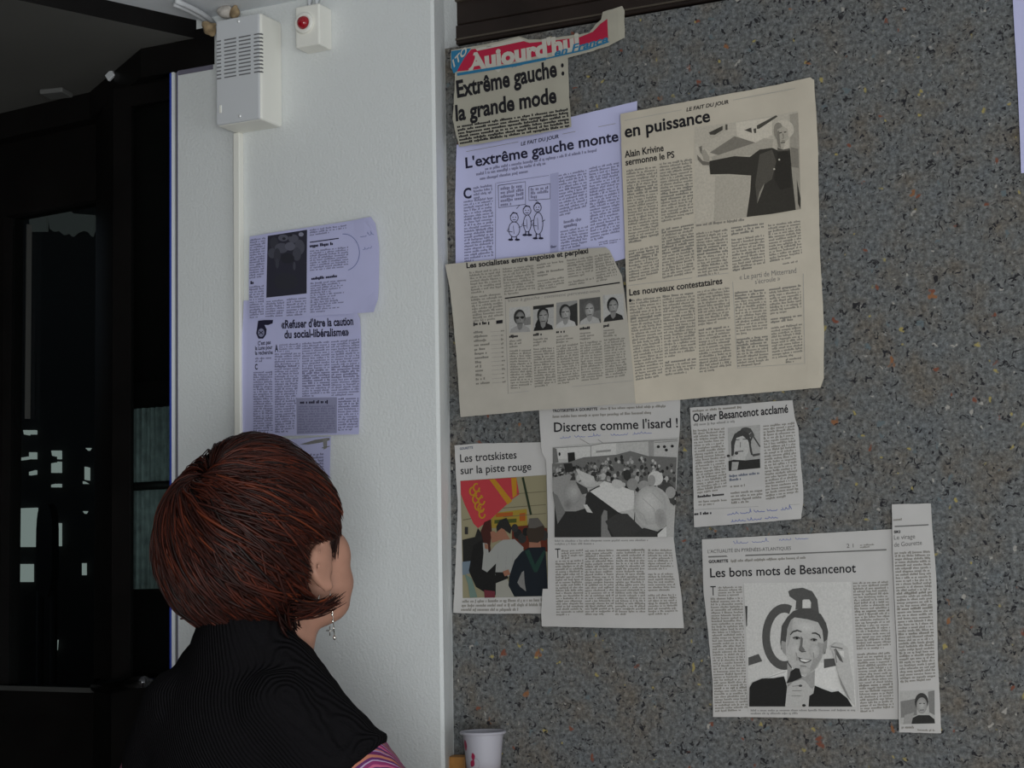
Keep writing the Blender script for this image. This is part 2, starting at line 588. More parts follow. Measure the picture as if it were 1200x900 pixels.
# lever handle
def on_bc(px, py):
    d = sight(px, py)
    p0 = Bm - n2 * .03
    return CAM + d * ((p0 - CAM).dot(n2) / d.dot(n2))
h0, h1 = on_bc(113, 804), on_bc(169, 799)
BLACKMETAL = mat('black_lacquered_metal', (.09, .09, .095), .16, 1.0)
bm = bmesh.new()
add_tube(bm, [h0 + Vector((0, 0, .012)), h0, h0.lerp(h1, .3) + Vector((0, 0, -.003)), h0.lerp(h1, .7), h1], [.006, .010, .0105, .0105, .009], 14)
for t in (.12, .85):
    q = h0.lerp(h1, t)
    add_tube(bm, [q, q + n2 * .032], .008, 10)
hd = obj('door_handle', bm_mesh(bm, 'door_handle', True, od), BLACKMETAL, dr)
bm = bmesh.new()
q = h0.lerp(h1, .45) + n2 * .026
add_box(bm, q - Vector((.018, .004, .035)), q + Vector((.018, .006, .012)), .003)
obj('handle_plate', bm_mesh(bm, 'handle_plate', origin=od), BLACKMETAL, dr)

# the unlit room beyond the door: black walls, a far window whose light shows in a few gaps
YF = 4.6
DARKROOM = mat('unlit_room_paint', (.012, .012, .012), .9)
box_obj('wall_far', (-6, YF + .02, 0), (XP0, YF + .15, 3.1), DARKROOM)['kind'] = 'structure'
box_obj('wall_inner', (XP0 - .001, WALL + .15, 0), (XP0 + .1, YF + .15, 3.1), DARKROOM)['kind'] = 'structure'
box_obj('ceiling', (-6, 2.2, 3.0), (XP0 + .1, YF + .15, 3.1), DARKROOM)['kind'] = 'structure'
DAYPANE = mat('overcast_daylight_pane', (.02, .02, .02), .9, emit=((.80, .90, .86), .30))
REFLECTGLOW = mat('dim_reflection_glow', (.02, .02, .02), .9, emit=((.85, .95, .92), .024))  # glow added for a grey reflection in the door glass
def far_panes(polys, name, mt, parent, origin):
    bm = bmesh.new()
    for pl in polys:
        vs = [bm.verts.new(on_y(x, y, YF)) for x, y in pl]
        f = bm.faces.new(vs)
        e = bmesh.ops.extrude_face_region(bm, geom=[f])
        bmesh.ops.translate(bm, verts=[v for v in e['geom'] if isinstance(v, bmesh.types.BMVert)], vec=(0, .012, 0))
    return obj(name, bm_mesh(bm, name, origin=origin), mt, parent)
w = empty('window_4', on_y(45, 700, YF)); w['kind'] = 'structure'
wo = w.location
far_panes([[(14, 596), (42, 595), (42, 641), (14, 641)], [(16, 661), (37, 661), (37, 682), (16, 682)], [(58, 613), (70, 613), (70, 640), (58, 640)],
           [(27, 504), (33, 504), (33, 510), (28, 509)], [(35, 504), (41, 504), (41, 509), (35, 509)], [(34, 530), (41, 530), (41, 538), (34, 538)],
           [(18, 538), (26, 536), (26, 539), (18, 540)], [(27, 536), (33, 535), (33, 538), (27, 539)], [(34, 553), (41, 551), (41, 556), (34, 557)],
           [(60, 528), (65, 528), (65, 535), (61, 534)], [(67, 528), (70, 528), (70, 538), (67, 538)], [(60, 543), (65, 542), (65, 554), (60, 554)],
           [(67, 541), (70, 541), (70, 554), (67, 554)], [(60, 568), (65, 567), (65, 571), (60, 571)], [(67, 567), (70, 567), (70, 571), (67, 571)],
           [(99, 547), (103, 548), (103, 563), (99, 562)], [(111, 557), (115, 556), (115, 568), (111, 568)], [(96, 660), (99, 660), (99, 674), (96, 674)],
           [(100, 525), (105, 525), (103, 528)], [(97, 564), (102, 567), (97, 567)], [(97, 599), (101, 599), (99, 602)], [(61, 752), (66, 750), (65, 762), (61, 764)],
           [(54, 256), (57, 253)] + [(57, 254)]][:-1], 'pane', DAYPANE, w, wo)
far_panes([[(11, 520), (15, 512), (18, 512), (16, 524), (16, 540), (12, 540)]], 'pane', DAYPANE, w, wo)
w2 = empty('window_5', on_y(75, 260, YF)); w2['kind'] = 'structure'  # holds the added reflection glow, not a real opening
far_panes([[(34, 254), (52, 250), (54, 252), (54, 271), (35, 271)], [(56, 252), (80, 246), (84, 250), (110, 252), (110, 268), (107, 277), (103, 272), (96, 270), (90, 272), (84, 277), (80, 273), (74, 275), (68, 270), (62, 271), (58, 268)]],
          'pane', REFLECTGLOW, w2, w2.location)  # added reflection glow, not real panes

# two dark chairs standing in front of that far window; their backs cut its light
DARKCHAIR = mat('black_chair_shell', (.008, .008, .009), .7)
def far_chair(px, py_top, py_bot, wpx, label):
    yq = YF - .5
    top, bot = on_y(px, py_top, yq), on_y(px, py_bot, yq)
    hw = wpx / FOCAL * yq / math.cos(YAW) / 2 * 1.1
    o0 = Vector((top.x, yq, 0))
    r = empty('chair', o0, label, 'chair')
    bm = bmesh.new()
    n = 24
    pts = []
    for k in range(n):
        a = 2 * math.pi * k / n
        cx, cz = math.cos(a), math.sin(a)
        sx = math.copysign(abs(cx) ** .6, cx); sz = math.copysign(abs(cz) ** .6, cz)
        pts.append((top.x + hw * sx, (top.z + bot.z) / 2 + (top.z - bot.z) / 2 * sz))
    f = bm.faces.new([bm.verts.new((x, yq, z)) for x, z in pts])
    e = bmesh.ops.extrude_face_region(bm, geom=[f])
    bmesh.ops.translate(bm, verts=[v for v in e['geom'] if isinstance(v, bmesh.types.BMVert)], vec=(0, .03, 0))
    obj('backrest', bm_mesh(bm, 'backrest', origin=o0), DARKCHAIR, r)
    bm = bmesh.new(); add_box(bm, (top.x - hw, yq - .42, .44), (top.x + hw, yq, .47), .012)
    obj('seat', bm_mesh(bm, 'seat', origin=o0), DARKCHAIR, r)
    for sx in (-1, 1):
        for yy, zt in ((yq - .40, .45), (yq + .015, bot.z + .02)):
            bm = bmesh.new(); add_tube(bm, [(top.x + sx * hw * .85, yy, 0), (top.x + sx * hw * .85, yy, max(.45, zt))], .012, 8)
            obj('leg', bm_mesh(bm, 'leg', True, o0), DARKCHAIR, r)
far_chair(52, 590, 700, 26, 'dark round-backed chair cutting the pale panes seen through the door glass')

# ------------------------------------------------------------------ fittings on the pier
# alarm casing
YB = PIER - .056
tl, tr, bl, br = on_y(252, 24.5, YB), on_y(305.5, 15, YB), on_y(254.5, 149.5, YB), on_y(307.5, 138, YB)
x0, x1, z0, z1 = (tl.x + bl.x) / 2, (tr.x + br.x) / 2, (bl.z + br.z) / 2, (tl.z + tr.z) / 2
bm = bmesh.new()
add_box(bm, (x0, YB, z0), (x1, PIER, z1), .004, 3)
co = Vector((x0, PIER, z0))
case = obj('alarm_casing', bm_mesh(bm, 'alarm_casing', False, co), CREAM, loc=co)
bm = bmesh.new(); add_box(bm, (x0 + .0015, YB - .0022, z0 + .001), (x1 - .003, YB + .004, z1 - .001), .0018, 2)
obj('shade_toned_front', bm_mesh(bm, 'shade_toned_front', False, co), CASING, case)  # toned darker than the cream sides: light from the right put into colour
YB -= .0022
tag(case, 'white plastic siren box with slotted front mounted at the top left of the pier', 'alarm box')
bm = bmesh.new()
zt, zbm = on_y(280, 44, YB).z, on_y(280, 88, YB).z
W_ = x1 - x0
for k in range(11):
    z = zt - (zt - zbm) * k / 10
    j = random.Random(k)
    for a, b_ in ((.035, .14), (.20, .47), (.52, .79), (.85, .975)):
        add_box(bm, (x0 + W_ * a + .001 * j.random(), YB - .0006, z - .00095), (x0 + W_ * b_ - .001 * j.random(), YB + .002, z + .00095))
for k in range(11):
    z = zt - (zt - zbm) * k / 10
    add_box(bm, (x1 - .002, YB + .001, z - .0009), (x1 + .0006, YB + .006, z + .0009))
obj('vent_slots', bm_mesh(bm, 'vent_slots', origin=co), mat('shaded_slot_grey', (.16, .16, .165), .8), case)
for px, py in ((279.5, 25), (281, 136)):
    q = on_y(px, py, YB)
    bm = bmesh.new(); add_lathe(bm, [(0, .0016), (.0018, .0014), (.0026, 0)], q, 14, 'Y')
    obj('screw', bm_mesh(bm, 'screw', True, co), mat('bright_screw', (.85, .85, .85), .3, .3), case)
bm = bmesh.new(); q = on_y(258.5, 128, YB); add_box(bm, q + Vector((-.002, -.0012, -.006)), q + Vector((.002, .001, .006)), .0006, 1)
obj('latch', bm_mesh(bm, 'latch', origin=co), CREAM, case)

# alarm light
YL = PIER - .036
tl, tr, bl, br = on_y(345, 9.5, YL), on_y(374, 2, YL), on_y(346.5, 57, YL), on_y(374.5, 51, YL)
x0, x1, z0, z1 = (tl.x + bl.x) / 2, (tr.x + br.x) / 2, (bl.z + br.z) / 2, (tl.z + tr.z) / 2
lo_ = Vector((x0, PIER, z0))
bm = bmesh.new(); add_box(bm, (x0, YL, z0), (x1, PIER, z1), .003, 3)
lamp = obj('alarm_light', bm_mesh(bm, 'alarm_light', origin=lo_), CREAM, loc=lo_)
tag(lamp, 'small white wall box with round red warning lamp high on the pier', 'warning light')
q = on_y(357.3, 27.5, YL)
bm = bmesh.new(); add_lathe(bm, [(.0155, 0), (.0165, .003), (.0150, .0055), (.011, .006), (.0095, .004)], q, 40, 'Y')
obj('bezel', bm_mesh(bm, 'bezel', True, lo_), CREAM, lamp)
bm = bmesh.new(); add_lathe(bm, [(.0100, .003), (.0098, .006), (.0085, .009), (.006, .0115), (.003, .0128), (0, .0132)], q, 32, 'Y')
obj('red_lens', bm_mesh(bm, 'red_lens', True, lo_), mat('red_lens_plastic', (.36, .008, .018), .12, spec=.7), lamp)
bm = bmesh.new()
zt = z1
for k in range(2):
    xx = x0 + (x1 - x0) * (.28 + .3 * k)
    add_tube(bm, [(xx, PIER - .018, zt - .002), (xx + .002, PIER - .016, zt + .012), (xx - .004, PIER - .009, ZC + .005)], .004, 10)
obj('cable_gland', bm_mesh(bm, 'cable_gland', True, lo_), CASING, lamp)

# cable trunking below the siren box
xa, xb_ = on_y(273.5, 330, PIER - .012).x, on_y(281, 330, PIER - .012).x
zt = case.location.z
bm = bmesh.new(); add_box(bm, (xa, PIER - .012, 0), (xb_, PIER, zt), .0015, 2)
to = Vector((xa, PIER, 0))
tk = obj('cable_trunking', bm_mesh(bm, 'cable_trunking', origin=to), CREAM, loc=to)
tag(tk, 'thin cream plastic cable trunking running down the pier from the siren box', 'cable trunking')

# cables and packing foam where the lintel, pier and ceiling meet
FOAM = mat('tan_packing_foam', (.36, .26, .15), .9, noise=(60, .5), bump=(90, 1))
PLAST = mat('bare_plaster_lump', (.50, .46, .42), .9, noise=(50, .35), bump=(80, 1))
def lump(name, px, py, dep_y, rx, rz, mt, label, seed):
    q = on_y(px, py, dep_y)
    bm = bmesh.new()
    rnd = random.Random(seed)
    bmesh.ops.create_icosphere(bm, subdivisions=3, radius=1)
    off = [Vector((rnd.uniform(-1, 1), rnd.uniform(-1, 1), rnd.uniform(-1, 1))).normalized() for _ in range(22)]
    am = [rnd.uniform(-.42, .38) for _ in off]
    for v in bm.verts:
        n = v.co.normalized()
        k = 1 + sum(a * max(0, n.dot(o_)) ** 9 for a, o_ in zip(am, off))
        v.co = Vector((n.x * rx * k, n.y * rx * .8 * k, n.z * rz * k))
    o = obj(name, bm_mesh(bm, name, True), mt, loc=q)
    return tag(o, label, 'foam' if 'foam' in name else 'plaster')
lump('packing_foam', 246.5, 33, PIER - .045, .011, .0105, FOAM, 'tan lump of packing foam wedged left of the siren box top', 3)
lump('plaster_lump', 263, 13, PIER - .030, .011, .010, PLAST, 'white and tan plaster lump on top of the siren box, by the cables', 5)
lump('plaster_lump', 275, 14, PIER - .026, .010, .010, FOAM, 'brownish plaster lump on top of the siren box, its right end', 8)
bm = bmesh.new()
for k, (ya, dz) in enumerate(((0, 0), (3.2, 0))):
    pts = []
    for px, py in ((206, 1), (214, 4.5), (224, 9), (235, 15), (244, 21), (252, 29)):
        p = on_z(px - ya * .6, py + ya * 1.1, ZC - .012)
        pts.append(p)
    add_tube(bm, pts, .0042, 10)
co2 = on_z(230, 12, ZC)
cb = obj('cable', bm_mesh(bm, 'cable', True, co2), CASING, loc=co2)
tag(cb, 'pair of white cables curving under the ceiling to the siren box', 'cable')
def clip(px, py, yq, w_, h_, label, mt):
    q = on_y(px, py, yq)
    bm = bmesh.new()
    add_box(bm, (-w_ / 2, -.006, -h_ / 2), (w_ / 2, .02, h_ / 2), .0012, 1)
    add_box(bm, (-w_ * .42, .0, -h_ * 1.6), (-w_ * .2, .012, -h_ * .4))
    add_box(bm, (w_ * .2, .0, -h_ * 1.4), (w_ * .42, .012, -h_ * .4))
    return tag(obj('cable_clip', bm_mesh(bm, 'cable_clip'), mt, loc=q), label, 'clip')
clip(215, 33.5, yA - .004, .016, .006, 'small white clip on top of the black lintel left of the foam lump', CREAM)
pc = B.lerp(C_, .53)
q = Vector((pc.x, pc.y - .006, ZD - .006))
bm = bmesh.new(); add_box(bm, (-.008, -.003, -.007), (.008, .003, .006), .001, 1)
o = obj('cable_clip', bm_mesh(bm, 'cable_clip'), CASING, loc=q); o.rotation_euler.y = R(-35)
tag(o, 'pale clip on the slanting run of the black lintel', 'clip')
q = on_z(66, 107, ZD)
bm = bmesh.new(); add_box(bm, (-.022, -.02, -.008), (.022, .02, .001), .002, 1)
o = obj('ceiling_plate', bm_mesh(bm, 'ceiling_plate'), mat('dull_grey_plate', (.13, .13, .125), .6), loc=q); o.rotation_euler.z = R(12)
tag(o, 'flat grey plate on the dark ceiling above the entrance', 'ceiling plate')

# ------------------------------------------------------------------ paper cup on the ledge
rimL, rimR = on_y(542, 856, WALL - .055), on_y(590, 856, WALL - .055)
cc = (rimL + rimR) / 2
rr = (rimR - rimL).length / 2 * math.cos(R(26.5)) * 1.0
hgt = cc.z - ZL
tp = .74
PAPERWHITE = mat('cup_paper', (.44, .43, .48), .55, spec=.3)
base = Vector((cc.x, cc.y, ZL))
bm = bmesh.new()
prof = [(0, .004), (rr * tp * .96, .004), (rr * tp, .0), (rr * (tp + (1 - tp) * .5), hgt * .5), (rr * .985, hgt * .96)]
for k in range(7):
    a = math.pi * (k / 6) * 1.25 - .3
    prof.append((rr * .985 + .0022 - .0022 * math.cos(a + .3), hgt * .965 + .0022 * math.sin(a + .3)))
prof += [(rr * .955, hgt * .94), (rr * (tp + (1 - tp) * .5) * .96, hgt * .5), (rr * tp * .93, .010), (0, .010)]
add_lathe(bm, prof, (0, 0, 0), 56)
cup = obj('paper_cup', bm_mesh(bm, 'paper_cup', True), PAPERWHITE, loc=base)
tag(cup, 'white paper cup with small red marks standing on the ledge under the clippings', 'cup')
def wrap(u, z):
    """Cup wall point; u = angle, z = height."""
    t = z / hgt
    r_ = rr * (tp + (1 - tp) * t) + .0004
    return Vector((r_ * math.sin(u), -r_ * math.cos(u), z))
view = math.atan2(-(cc.x), cc.y)            # azimuth of the camera as seen from the cup
def cup_blob(bm, u0, z0, du, dz, tilt):
    n = 20
    vs = []
    for k in range(n):
        a = 2 * math.pi * k / n
        e, f = math.cos(a) * du, math.sin(a) * dz * (1 + .25 * math.sin(2 * a))
        vs.append(bm.verts.new(wrap(u0 + e * math.cos(tilt) - f * math.sin(tilt) * 30, z0 + e * math.sin(tilt) / 30 + f * math.cos(tilt))))
    bm.faces.new(vs)
bm = bmesh.new()
va = view
z_of = lambda py: hgt * (921 - py) / (921 - 856)
cup_blob(bm, va - 1.12, z_of(872), .16, .0068, .25)
cup_blob(bm, va - .58, z_of(884.5), .12, .0045, .5)
cup_blob(bm, va - .66, z_of(892.5), .14, .0050, -.3)
obj('red_print', bm_mesh(bm, 'red_print'), mat('cup_red_ink', (.33, .022, .07), .5), cup)
bm = bmesh.new()
n = 26
for k in range(n):
    a0, a1 = [-.9 + 2.6 * (k + t) / n for t in (0, 1)]
    q4 = []
    for a, s in ((a0, .0066), (a1, .0066), (a1, .0071), (a0, .0071)):
        q4.append(bm.verts.new(wrap(va - .45 + math.cos(a) * s * 32, z_of(893) + math.sin(a) * s * 1.1)))
    bm.faces.new(q4)
obj('grey_ring_print', bm_mesh(bm, 'grey_ring_print'), mat('cup_grey_ink', (.25, .25, .27), .5), cup)

# end of a wooden batten standing on the ledge in the corner
q0, q1 = on_y(533, 887, WALL - .03), on_y(545, 887, WALL - .03)
bm = bmesh.new(); add_box(bm, (wall_x(ZL) + .002, WALL - .03, ZL), (q1.x, WALL - .002, q0.z), .002, 2)
bo = Vector((XB, WALL, ZL))
tag(obj('wooden_batten', bm_mesh(bm, 'wooden_batten', origin=bo), OAK, loc=bo), 'stub of orange wood batten in the corner left of the cup', 'batten')

# ================================================================== sheets of paper on the wall
INK = {}


def ink(name, c, rough=.85):
    if name not in INK:
        INK[name] = mat('ink_' + name, c, rough, spec=.15)
    return INK[name]


def grey(v):
    """Printed grey tone by its rounded lightness."""
    k = v * (1 + .45 * min(1, v / .3))
    n = 'grey_%03d' % round(v * 1000)
    if n not in INK:
        INK[n] = mat('ink_' + n, (k, k * .97, k * .93), .85, spec=.15, noise=(420, .09))
    return INK[n]


NEWSPRINT = mat('newsprint_paper', (.56, .50, .41), .9, spec=.15, noise=(25, .05))
NEWSSHADE = mat('shaded_newsprint_paper', (.46, .425, .37), .9, spec=.15, noise=(25, .05))  # newsprint darkened to paint in the shade on the lower left page
CLIPPING = mat('pale_newsprint_paper', (.52, .50, .485), .9, spec=.15, noise=(25, .04))
OLDPRINT = mat('yellowed_newsprint_paper', (.40, .375, .31), .9, spec=.15, noise=(25, .05))
COPY = mat('photocopy_paper', (.55, .55, .80), .8, spec=.2, noise=(20, .02))
COPYLEFT = mat('lilac_photocopy_paper', (.52, .52, .77), .8, spec=.2, noise=(20, .02))
TEXTINK = ink('body', (.23, .215, .19))
COPYINK = ink('photocopy_body', (.20, .195, .31))
BLACKINK = ink('black', (.018, .017, .020))
COPYBLACK = ink('photocopy_black', (.022, .02, .045))
PENBLUE = ink('pen_blue', (.16, .19, .42))

_fontcache = {}


def glyphs(text, bold, shear):
    """Text as flat triangles: vertices scaled so that a capital H is 1 high, plus the width."""
    key = (text, bold, shear)
    if key in _fontcache:
        return _fontcache[key]
    res = []
    for t in ('H', text):
        cu = bpy.data.curves.new('t', 'FONT')
        cu.body = t
        cu.size = 1
        cu.offset = bold
        cu.shear = shear
        cu.resolution_u = 3
        o = bpy.data.objects.new('t', cu)
        COL.objects.link(o)
        dg = bpy.context.evaluated_depsgraph_get()
        me = bpy.data.meshes.new_from_object(o.evaluated_get(dg))
        vs = [(v.co.x, v.co.y) for v in me.vertices]
        fs = [tuple(p.vertices) for p in me.polygons]
        bpy.data.objects.remove(o); bpy.data.curves.remove(cu); bpy.data.meshes.remove(me)
        res.append((vs, fs))
    hh = max(v[1] for v in res[0][0])
    vs, fs = res[1]
    x0, x1 = min(v[0] for v in vs), max(v[0] for v in vs)
    out = ([((x - x0) / (x1 - x0), y / hh) for x, y in vs], fs)
    _fontcache[key] = out
    return out


def lerp2(a, b, t):
    return (a[0] + (b[0] - a[0]) * t, a[1] + (b[1] - a[1]) * t)


class Layer:
    """Flat printed shapes of one part of a sheet, collected before they are laid on the paper."""
    def __init__(self, sheet, name):
        self.s, self.name = sheet, name
        self.v, self.f, self.m, self.mats = [], [], [], []
        self.level = 0

    def _mi(self, mt):
        if mt not in self.mats:
            self.mats.append(mt)
        return self.mats.index(mt)

    def raw(self, pts, faces, mt, lift):
        n = len(self.v)
        self.v += [(p[0], p[1], lift) for p in pts]
        self.f += [tuple(i + n for i in f) for f in faces]
        self.m += [self._mi(mt)] * len(faces)

    def poly(self, pts, mt, up=1):
        """Filled outline; each call lies a hair above the one before."""
        if self.name in ('headline', 'body_text'):
            one = Layer(self.s, 'printed_mark'); one.poly(pts, mt); one.done()
            return
        self.level += up
        lift = .00035 + .00004 * self.level
        xs, ys = [p[0] for p in pts], [p[1] for p in pts]
        if max(xs) - min(xs) < 16 and max(ys) - min(ys) < 16 and len(pts) <= 4:
            self.raw(pts, [tuple(range(len(pts)))], mt, lift)
            return
        bm = bmesh.new()
        bm.faces.new([bm.verts.new((x, y, 0)) for x, y in pts])
        bm.normal_update()
        bmesh.ops.triangulate(bm, faces=bm.faces[:], ngon_method='EAR_CLIP')
        cut(bm, self.s.step)
        bm.verts.index_update()
        self.raw([(v.co.x, v.co.y) for v in bm.verts], [tuple(v.index for v in f.verts) for f in bm.faces], mt, lift)
        bm.free()

    def ell(self, c, rx, ry, mt, ang=0, n=18, a0=0, a1=360, up=1):
        ca, sa = math.cos(R(ang)), math.sin(R(ang))
        pts = []
        full = a1 - a0 >= 360
        for k in range(n if full else n + 1):
            a = R(a0 + (a1 - a0) * k / n)
            x, y = rx * math.cos(a), ry * math.sin(a)
            pts.append((c[0] + x * ca - y * sa, c[1] + x * sa + y * ca))
        self.poly(pts, mt, up)

    def line(self, pts, w, mt, up=1):
        """Stroke of the given width along a polyline."""
        if self.name in ('headline', 'body_text'):
            one = Layer(self.s, 'printed_rule'); one.line(pts, w, mt); one.done()
            return
        self.level += up
        lift = .00035 + .00004 * self.level
        P, F = [], []
        for i, p in enumerate(pts):
            a, b = pts[max(0, i - 1)], pts[min(len(pts) - 1, i + 1)]
            dx, dy = b[0] - a[0], b[1] - a[1]
            l = math.hypot(dx, dy) or 1
            wi = w[i] if isinstance(w, (list, tuple)) else w
            P += [(p[0] - dy / l * wi / 2, p[1] + dx / l * wi / 2), (p[0] + dy / l * wi / 2, p[1] - dx / l * wi / 2)]
            if i:
                F.append((2 * i - 2, 2 * i - 1, 2 * i + 1, 2 * i))
        self.raw(P, F, mt, lift)

    def arc(self, c, rx, ry, a0, a1, w, mt, n=20):
        self.line([(c[0] + rx * math.cos(R(a0 + (a1 - a0) * k / n)), c[1] + ry * math.sin(R(a0 + (a1 - a0) * k / n))) for k in range(n + 1)], w, mt)

    def soft(self, c, rx, ry, v0, v1, ang=0, n=5, off=(0, 0)):
        """Tone that turns gradually from v0 at the rim to v1 in the middle."""
        for k in range(n):
            t = k / (n - 1)
            self.ell((c[0] + off[0] * t, c[1] + off[1] * t), rx * (1 - .72 * t), ry * (1 - .72 * t), grey(round(v0 + (v1 - v0) * t, 3)), ang, 20)

    def text(self, s, a, b, cap, mt, bold=0.0, shear=0.0, lean=0.02):
        """Line of type from baseline point a to b, capitals cap high."""
        if self.name == 'headline':            # every line of display type is a part of its own
            one = Layer(self.s, 'headline_line'); one.text(s, a, b, cap, mt, bold, shear, lean); one.done()
            return
        vs, fs = glyphs(s, bold, shear)
        ux, uy = b[0] - a[0], b[1] - a[1]
        l = math.hypot(ux, uy)
        nx, ny = uy / l + lean * 0, -ux / l
        nx, ny = (-lean if not uy else uy / l * .25 - lean), -1
        self.level += 1
        self.raw([(a[0] + ux * x + nx * cap * y, a[1] + uy * x + ny * cap * y) for x, y in vs], fs, mt, .00036 + .00004 * self.level)

    def block(self, tl, tr, br, bl, n, mt, seed=0, bold=(), gap=(), cw=1.35, ragged=False, weight=.44, last=.6):
        """Column of small type: n lines of letters too small to read; lines listed in bold are heavier, in gap left empty."""
        if self.name == 'body_text':           # every column or caption is a part of its own
            one = Layer(self.s, 'text_column' if n > 2 else 'caption')
            one.block(tl, tr, br, bl, n, mt, seed, bold, gap, cw, ragged, weight, last); one.done()
            return
        rnd = random.Random(seed * 7919 + int(tl[0] * 3 + tl[1]))
        V, F = [], []
        pitch = 1.0 / n
        for i in range(n):
            if i in gap:
                continue
            v0 = i * pitch
            L0, R0 = lerp2(tl, bl, v0), lerp2(tr, br, v0)
            L1, R1 = lerp2(tl, bl, v0 + pitch), lerp2(tr, br, v0 + pitch)
            wpx = math.hypot(R0[0] - L0[0], R0[1] - L0[1])
            nc = max(3, int(wpx / (cw * (1.25 if i in bold else 1))))
            end = 1.0 if not ragged else rnd.uniform(.55, 1)
            if i == n - 1 or (i + 1) in gap:
                end = rnd.uniform(.3, last + .3)
            k = 0
            word = rnd.randint(2, 9)
            b_ = i in bold
            while k < nc * end:
                if word == 0:
                    word = rnd.choice((1, 2, 2, 3, 4, 5, 6, 7, 8, 9, 10)); k += 1
                    continue
                word -= 1
                u0, u1 = (k + .06) / nc, (k + (.93 if b_ else .80)) / nc
                h = rnd.choice((.50, .50, .50, .53, .78, .5)) if rnd.random() > .1 else .78
                if b_:
                    h += .05
                top, bot = .85 - h * (weight / .5), .87
                if rnd.random() < .09:
                    bot = 1.05
                q = []
                for (u, w) in ((u0, top), (u1, top), (u1, bot), (u0, bot)):
                    p, r_ = lerp2(L0, R0, min(u, 1)), lerp2(L1, R1, min(u, 1))
                    q.append(lerp2(p, r_, w))
                j = len(V)
                V += q
                F.append((j, j + 1, j + 2, j + 3))
                k += 1
        self.raw(V, F, mt, .00038 + .00004 * self.level)

    def scrawl(self, a, b, h, mt, seed, w=.8, words=4):
        """Handwriting that cannot be read: joined loops along a line."""
        rnd = random.Random(seed)
        l = math.hypot(b[0] - a[0], b[1] - a[1])
        ux, uy = (b[0] - a[0]) / l, (b[1] - a[1]) / l
        t = 0
        for k in range(words):
            seg = l / words * rnd.uniform(.72, .9)
            pts = []
            nn = int(seg / 1.1)
            ph = rnd.uniform(0, 6)
            for i in range(nn + 1):
                s = t + seg * i / nn
                am = h * (.35 + .25 * math.sin(i * .37 + ph) + (.5 if rnd.random() < .1 else 0))
                y = -am * (.5 + .5 * math.sin(i * 1.75 + ph))
                x = s + .7 * math.cos(i * 1.75 + ph)
                pts.append((a[0] + ux * x - uy * y, a[1] + uy * x + ux * y))
            self.line(pts, w, mt)
            t += l / words

    def done(self, label=None):
        if not self.f:
            return None
        if self.name in ('headline', 'body_text'):
            self.name = 'printed_rule'
        me = bpy.data.meshes.new(self.name)
        o = self.s.origin
        me.from_pydata([tuple(self.s.lay(x, y, l) - o) for x, y, l in self.v], [], self.f)
        for mt in self.mats:
            me.materials.append(mt)
        me.polygons.foreach_set('material_index', self.m)
        me.update()
        ob = bpy.data.objects.new(self.name, me)
        COL.objects.link(ob)
        ob.parent = self.s.o
        if label:
            ob['label'] = label
        return ob


def cut(bm, step):
    """Cut flat faces along a regular grid so that they can follow the sheet's waves."""
    for ax in (0, 1):
        if not bm.verts:
            return
        lo, hi = min(v.co[ax] for v in bm.verts), max(v.co[ax] for v in bm.verts)
        k = math.ceil(lo / step)
        while k * step < hi:
            no = Vector((0, 0, 0)); no[ax] = 1
            co = Vector((0, 0, 0)); co[ax] = k * step
            if k * step > lo + 1e-4:
                bmesh.ops.bisect_plane(bm, geom=bm.verts[:] + bm.edges[:] + bm.faces[:], plane_co=co, plane_no=no, dist=1e-5)
            k += 1


class Sheet:
    def __init__(self, name, label, cat, outline, plane, gap, mt, seed, wave=.0012, curls=(), torn=0.0, group=None, step=13):
        self.y = plane - gap
        self.seed, self.wave, self.step = seed, wave, step
        self.curls = [(on_y(px, py, self.y), rad, amt) for px, py, rad, amt in curls]
        rnd = random.Random(seed)
        self.ph = [rnd.uniform(0, 6.28) for _ in range(6)]
        cx, cy = sum(p[0] for p in outline) / len(outline), sum(p[1] for p in outline) / len(outline)
        self.origin = on_y(cx, cy, self.y)
        # outline with short segments; torn edges get a fine jitter
        pts = []
        for i, p in enumerate(outline):
            q = outline[(i + 1) % len(outline)]
            n = max(1, int(math.hypot(q[0] - p[0], q[1] - p[1]) / 6))
            for k in range(n):
                x, y = lerp2(p, q, k / n)
                if k:
                    x += rnd.uniform(-1, 1) * torn; y += rnd.uniform(-1, 1) * torn
                pts.append((x, y))
        bm = bmesh.new()
        bm.faces.new([bm.verts.new((x, y, 0)) for x, y in pts])
        bm.normal_update()
        bmesh.ops.triangulate(bm, faces=bm.faces[:], ngon_method='EAR_CLIP')
        cut(bm, step)
        for v in bm.verts:
            v.co = self.lay(v.co.x, v.co.y, 0) - self.origin
        bmesh.ops.recalc_face_normals(bm, faces=bm.faces[:])
        bm.normal_update()
        if sum(f.normal.y for f in bm.faces) > 0:
            bmesh.ops.reverse_faces(bm, faces=bm.faces[:])
        self.o = obj(name, bm_mesh(bm, name, False), mt, loc=self.origin)
        sd = self.o.modifiers.new('thickness', 'SOLIDIFY')
        sd.thickness, sd.offset = .0002, -1
        tag(self.o, label, cat, group)

    def lay(self, px, py, lift):
        """Surveyed place of a printed point, pushed out by the sheet's waves and curled corners."""
        p = on_y(px, py, self.y)
        a = self.ph
        w = self.wave * (1.5 + .7 * math.sin(p.x * 21 + p.z * 9 + a[0]) + .5 * math.sin(p.z * 27 - p.x * 11 + a[1]) + .3 * math.sin(p.x * 44 + a[2]))
        for c, rad, amt in self.curls:
            d = (p.x - c.x) ** 2 + (p.z - c.z) ** 2
            w += amt * math.exp(-d / (rad * rad))
        return Vector((p.x, p.y - w - lift, p.z))

    def layer(self, name):
        return Layer(self, name)


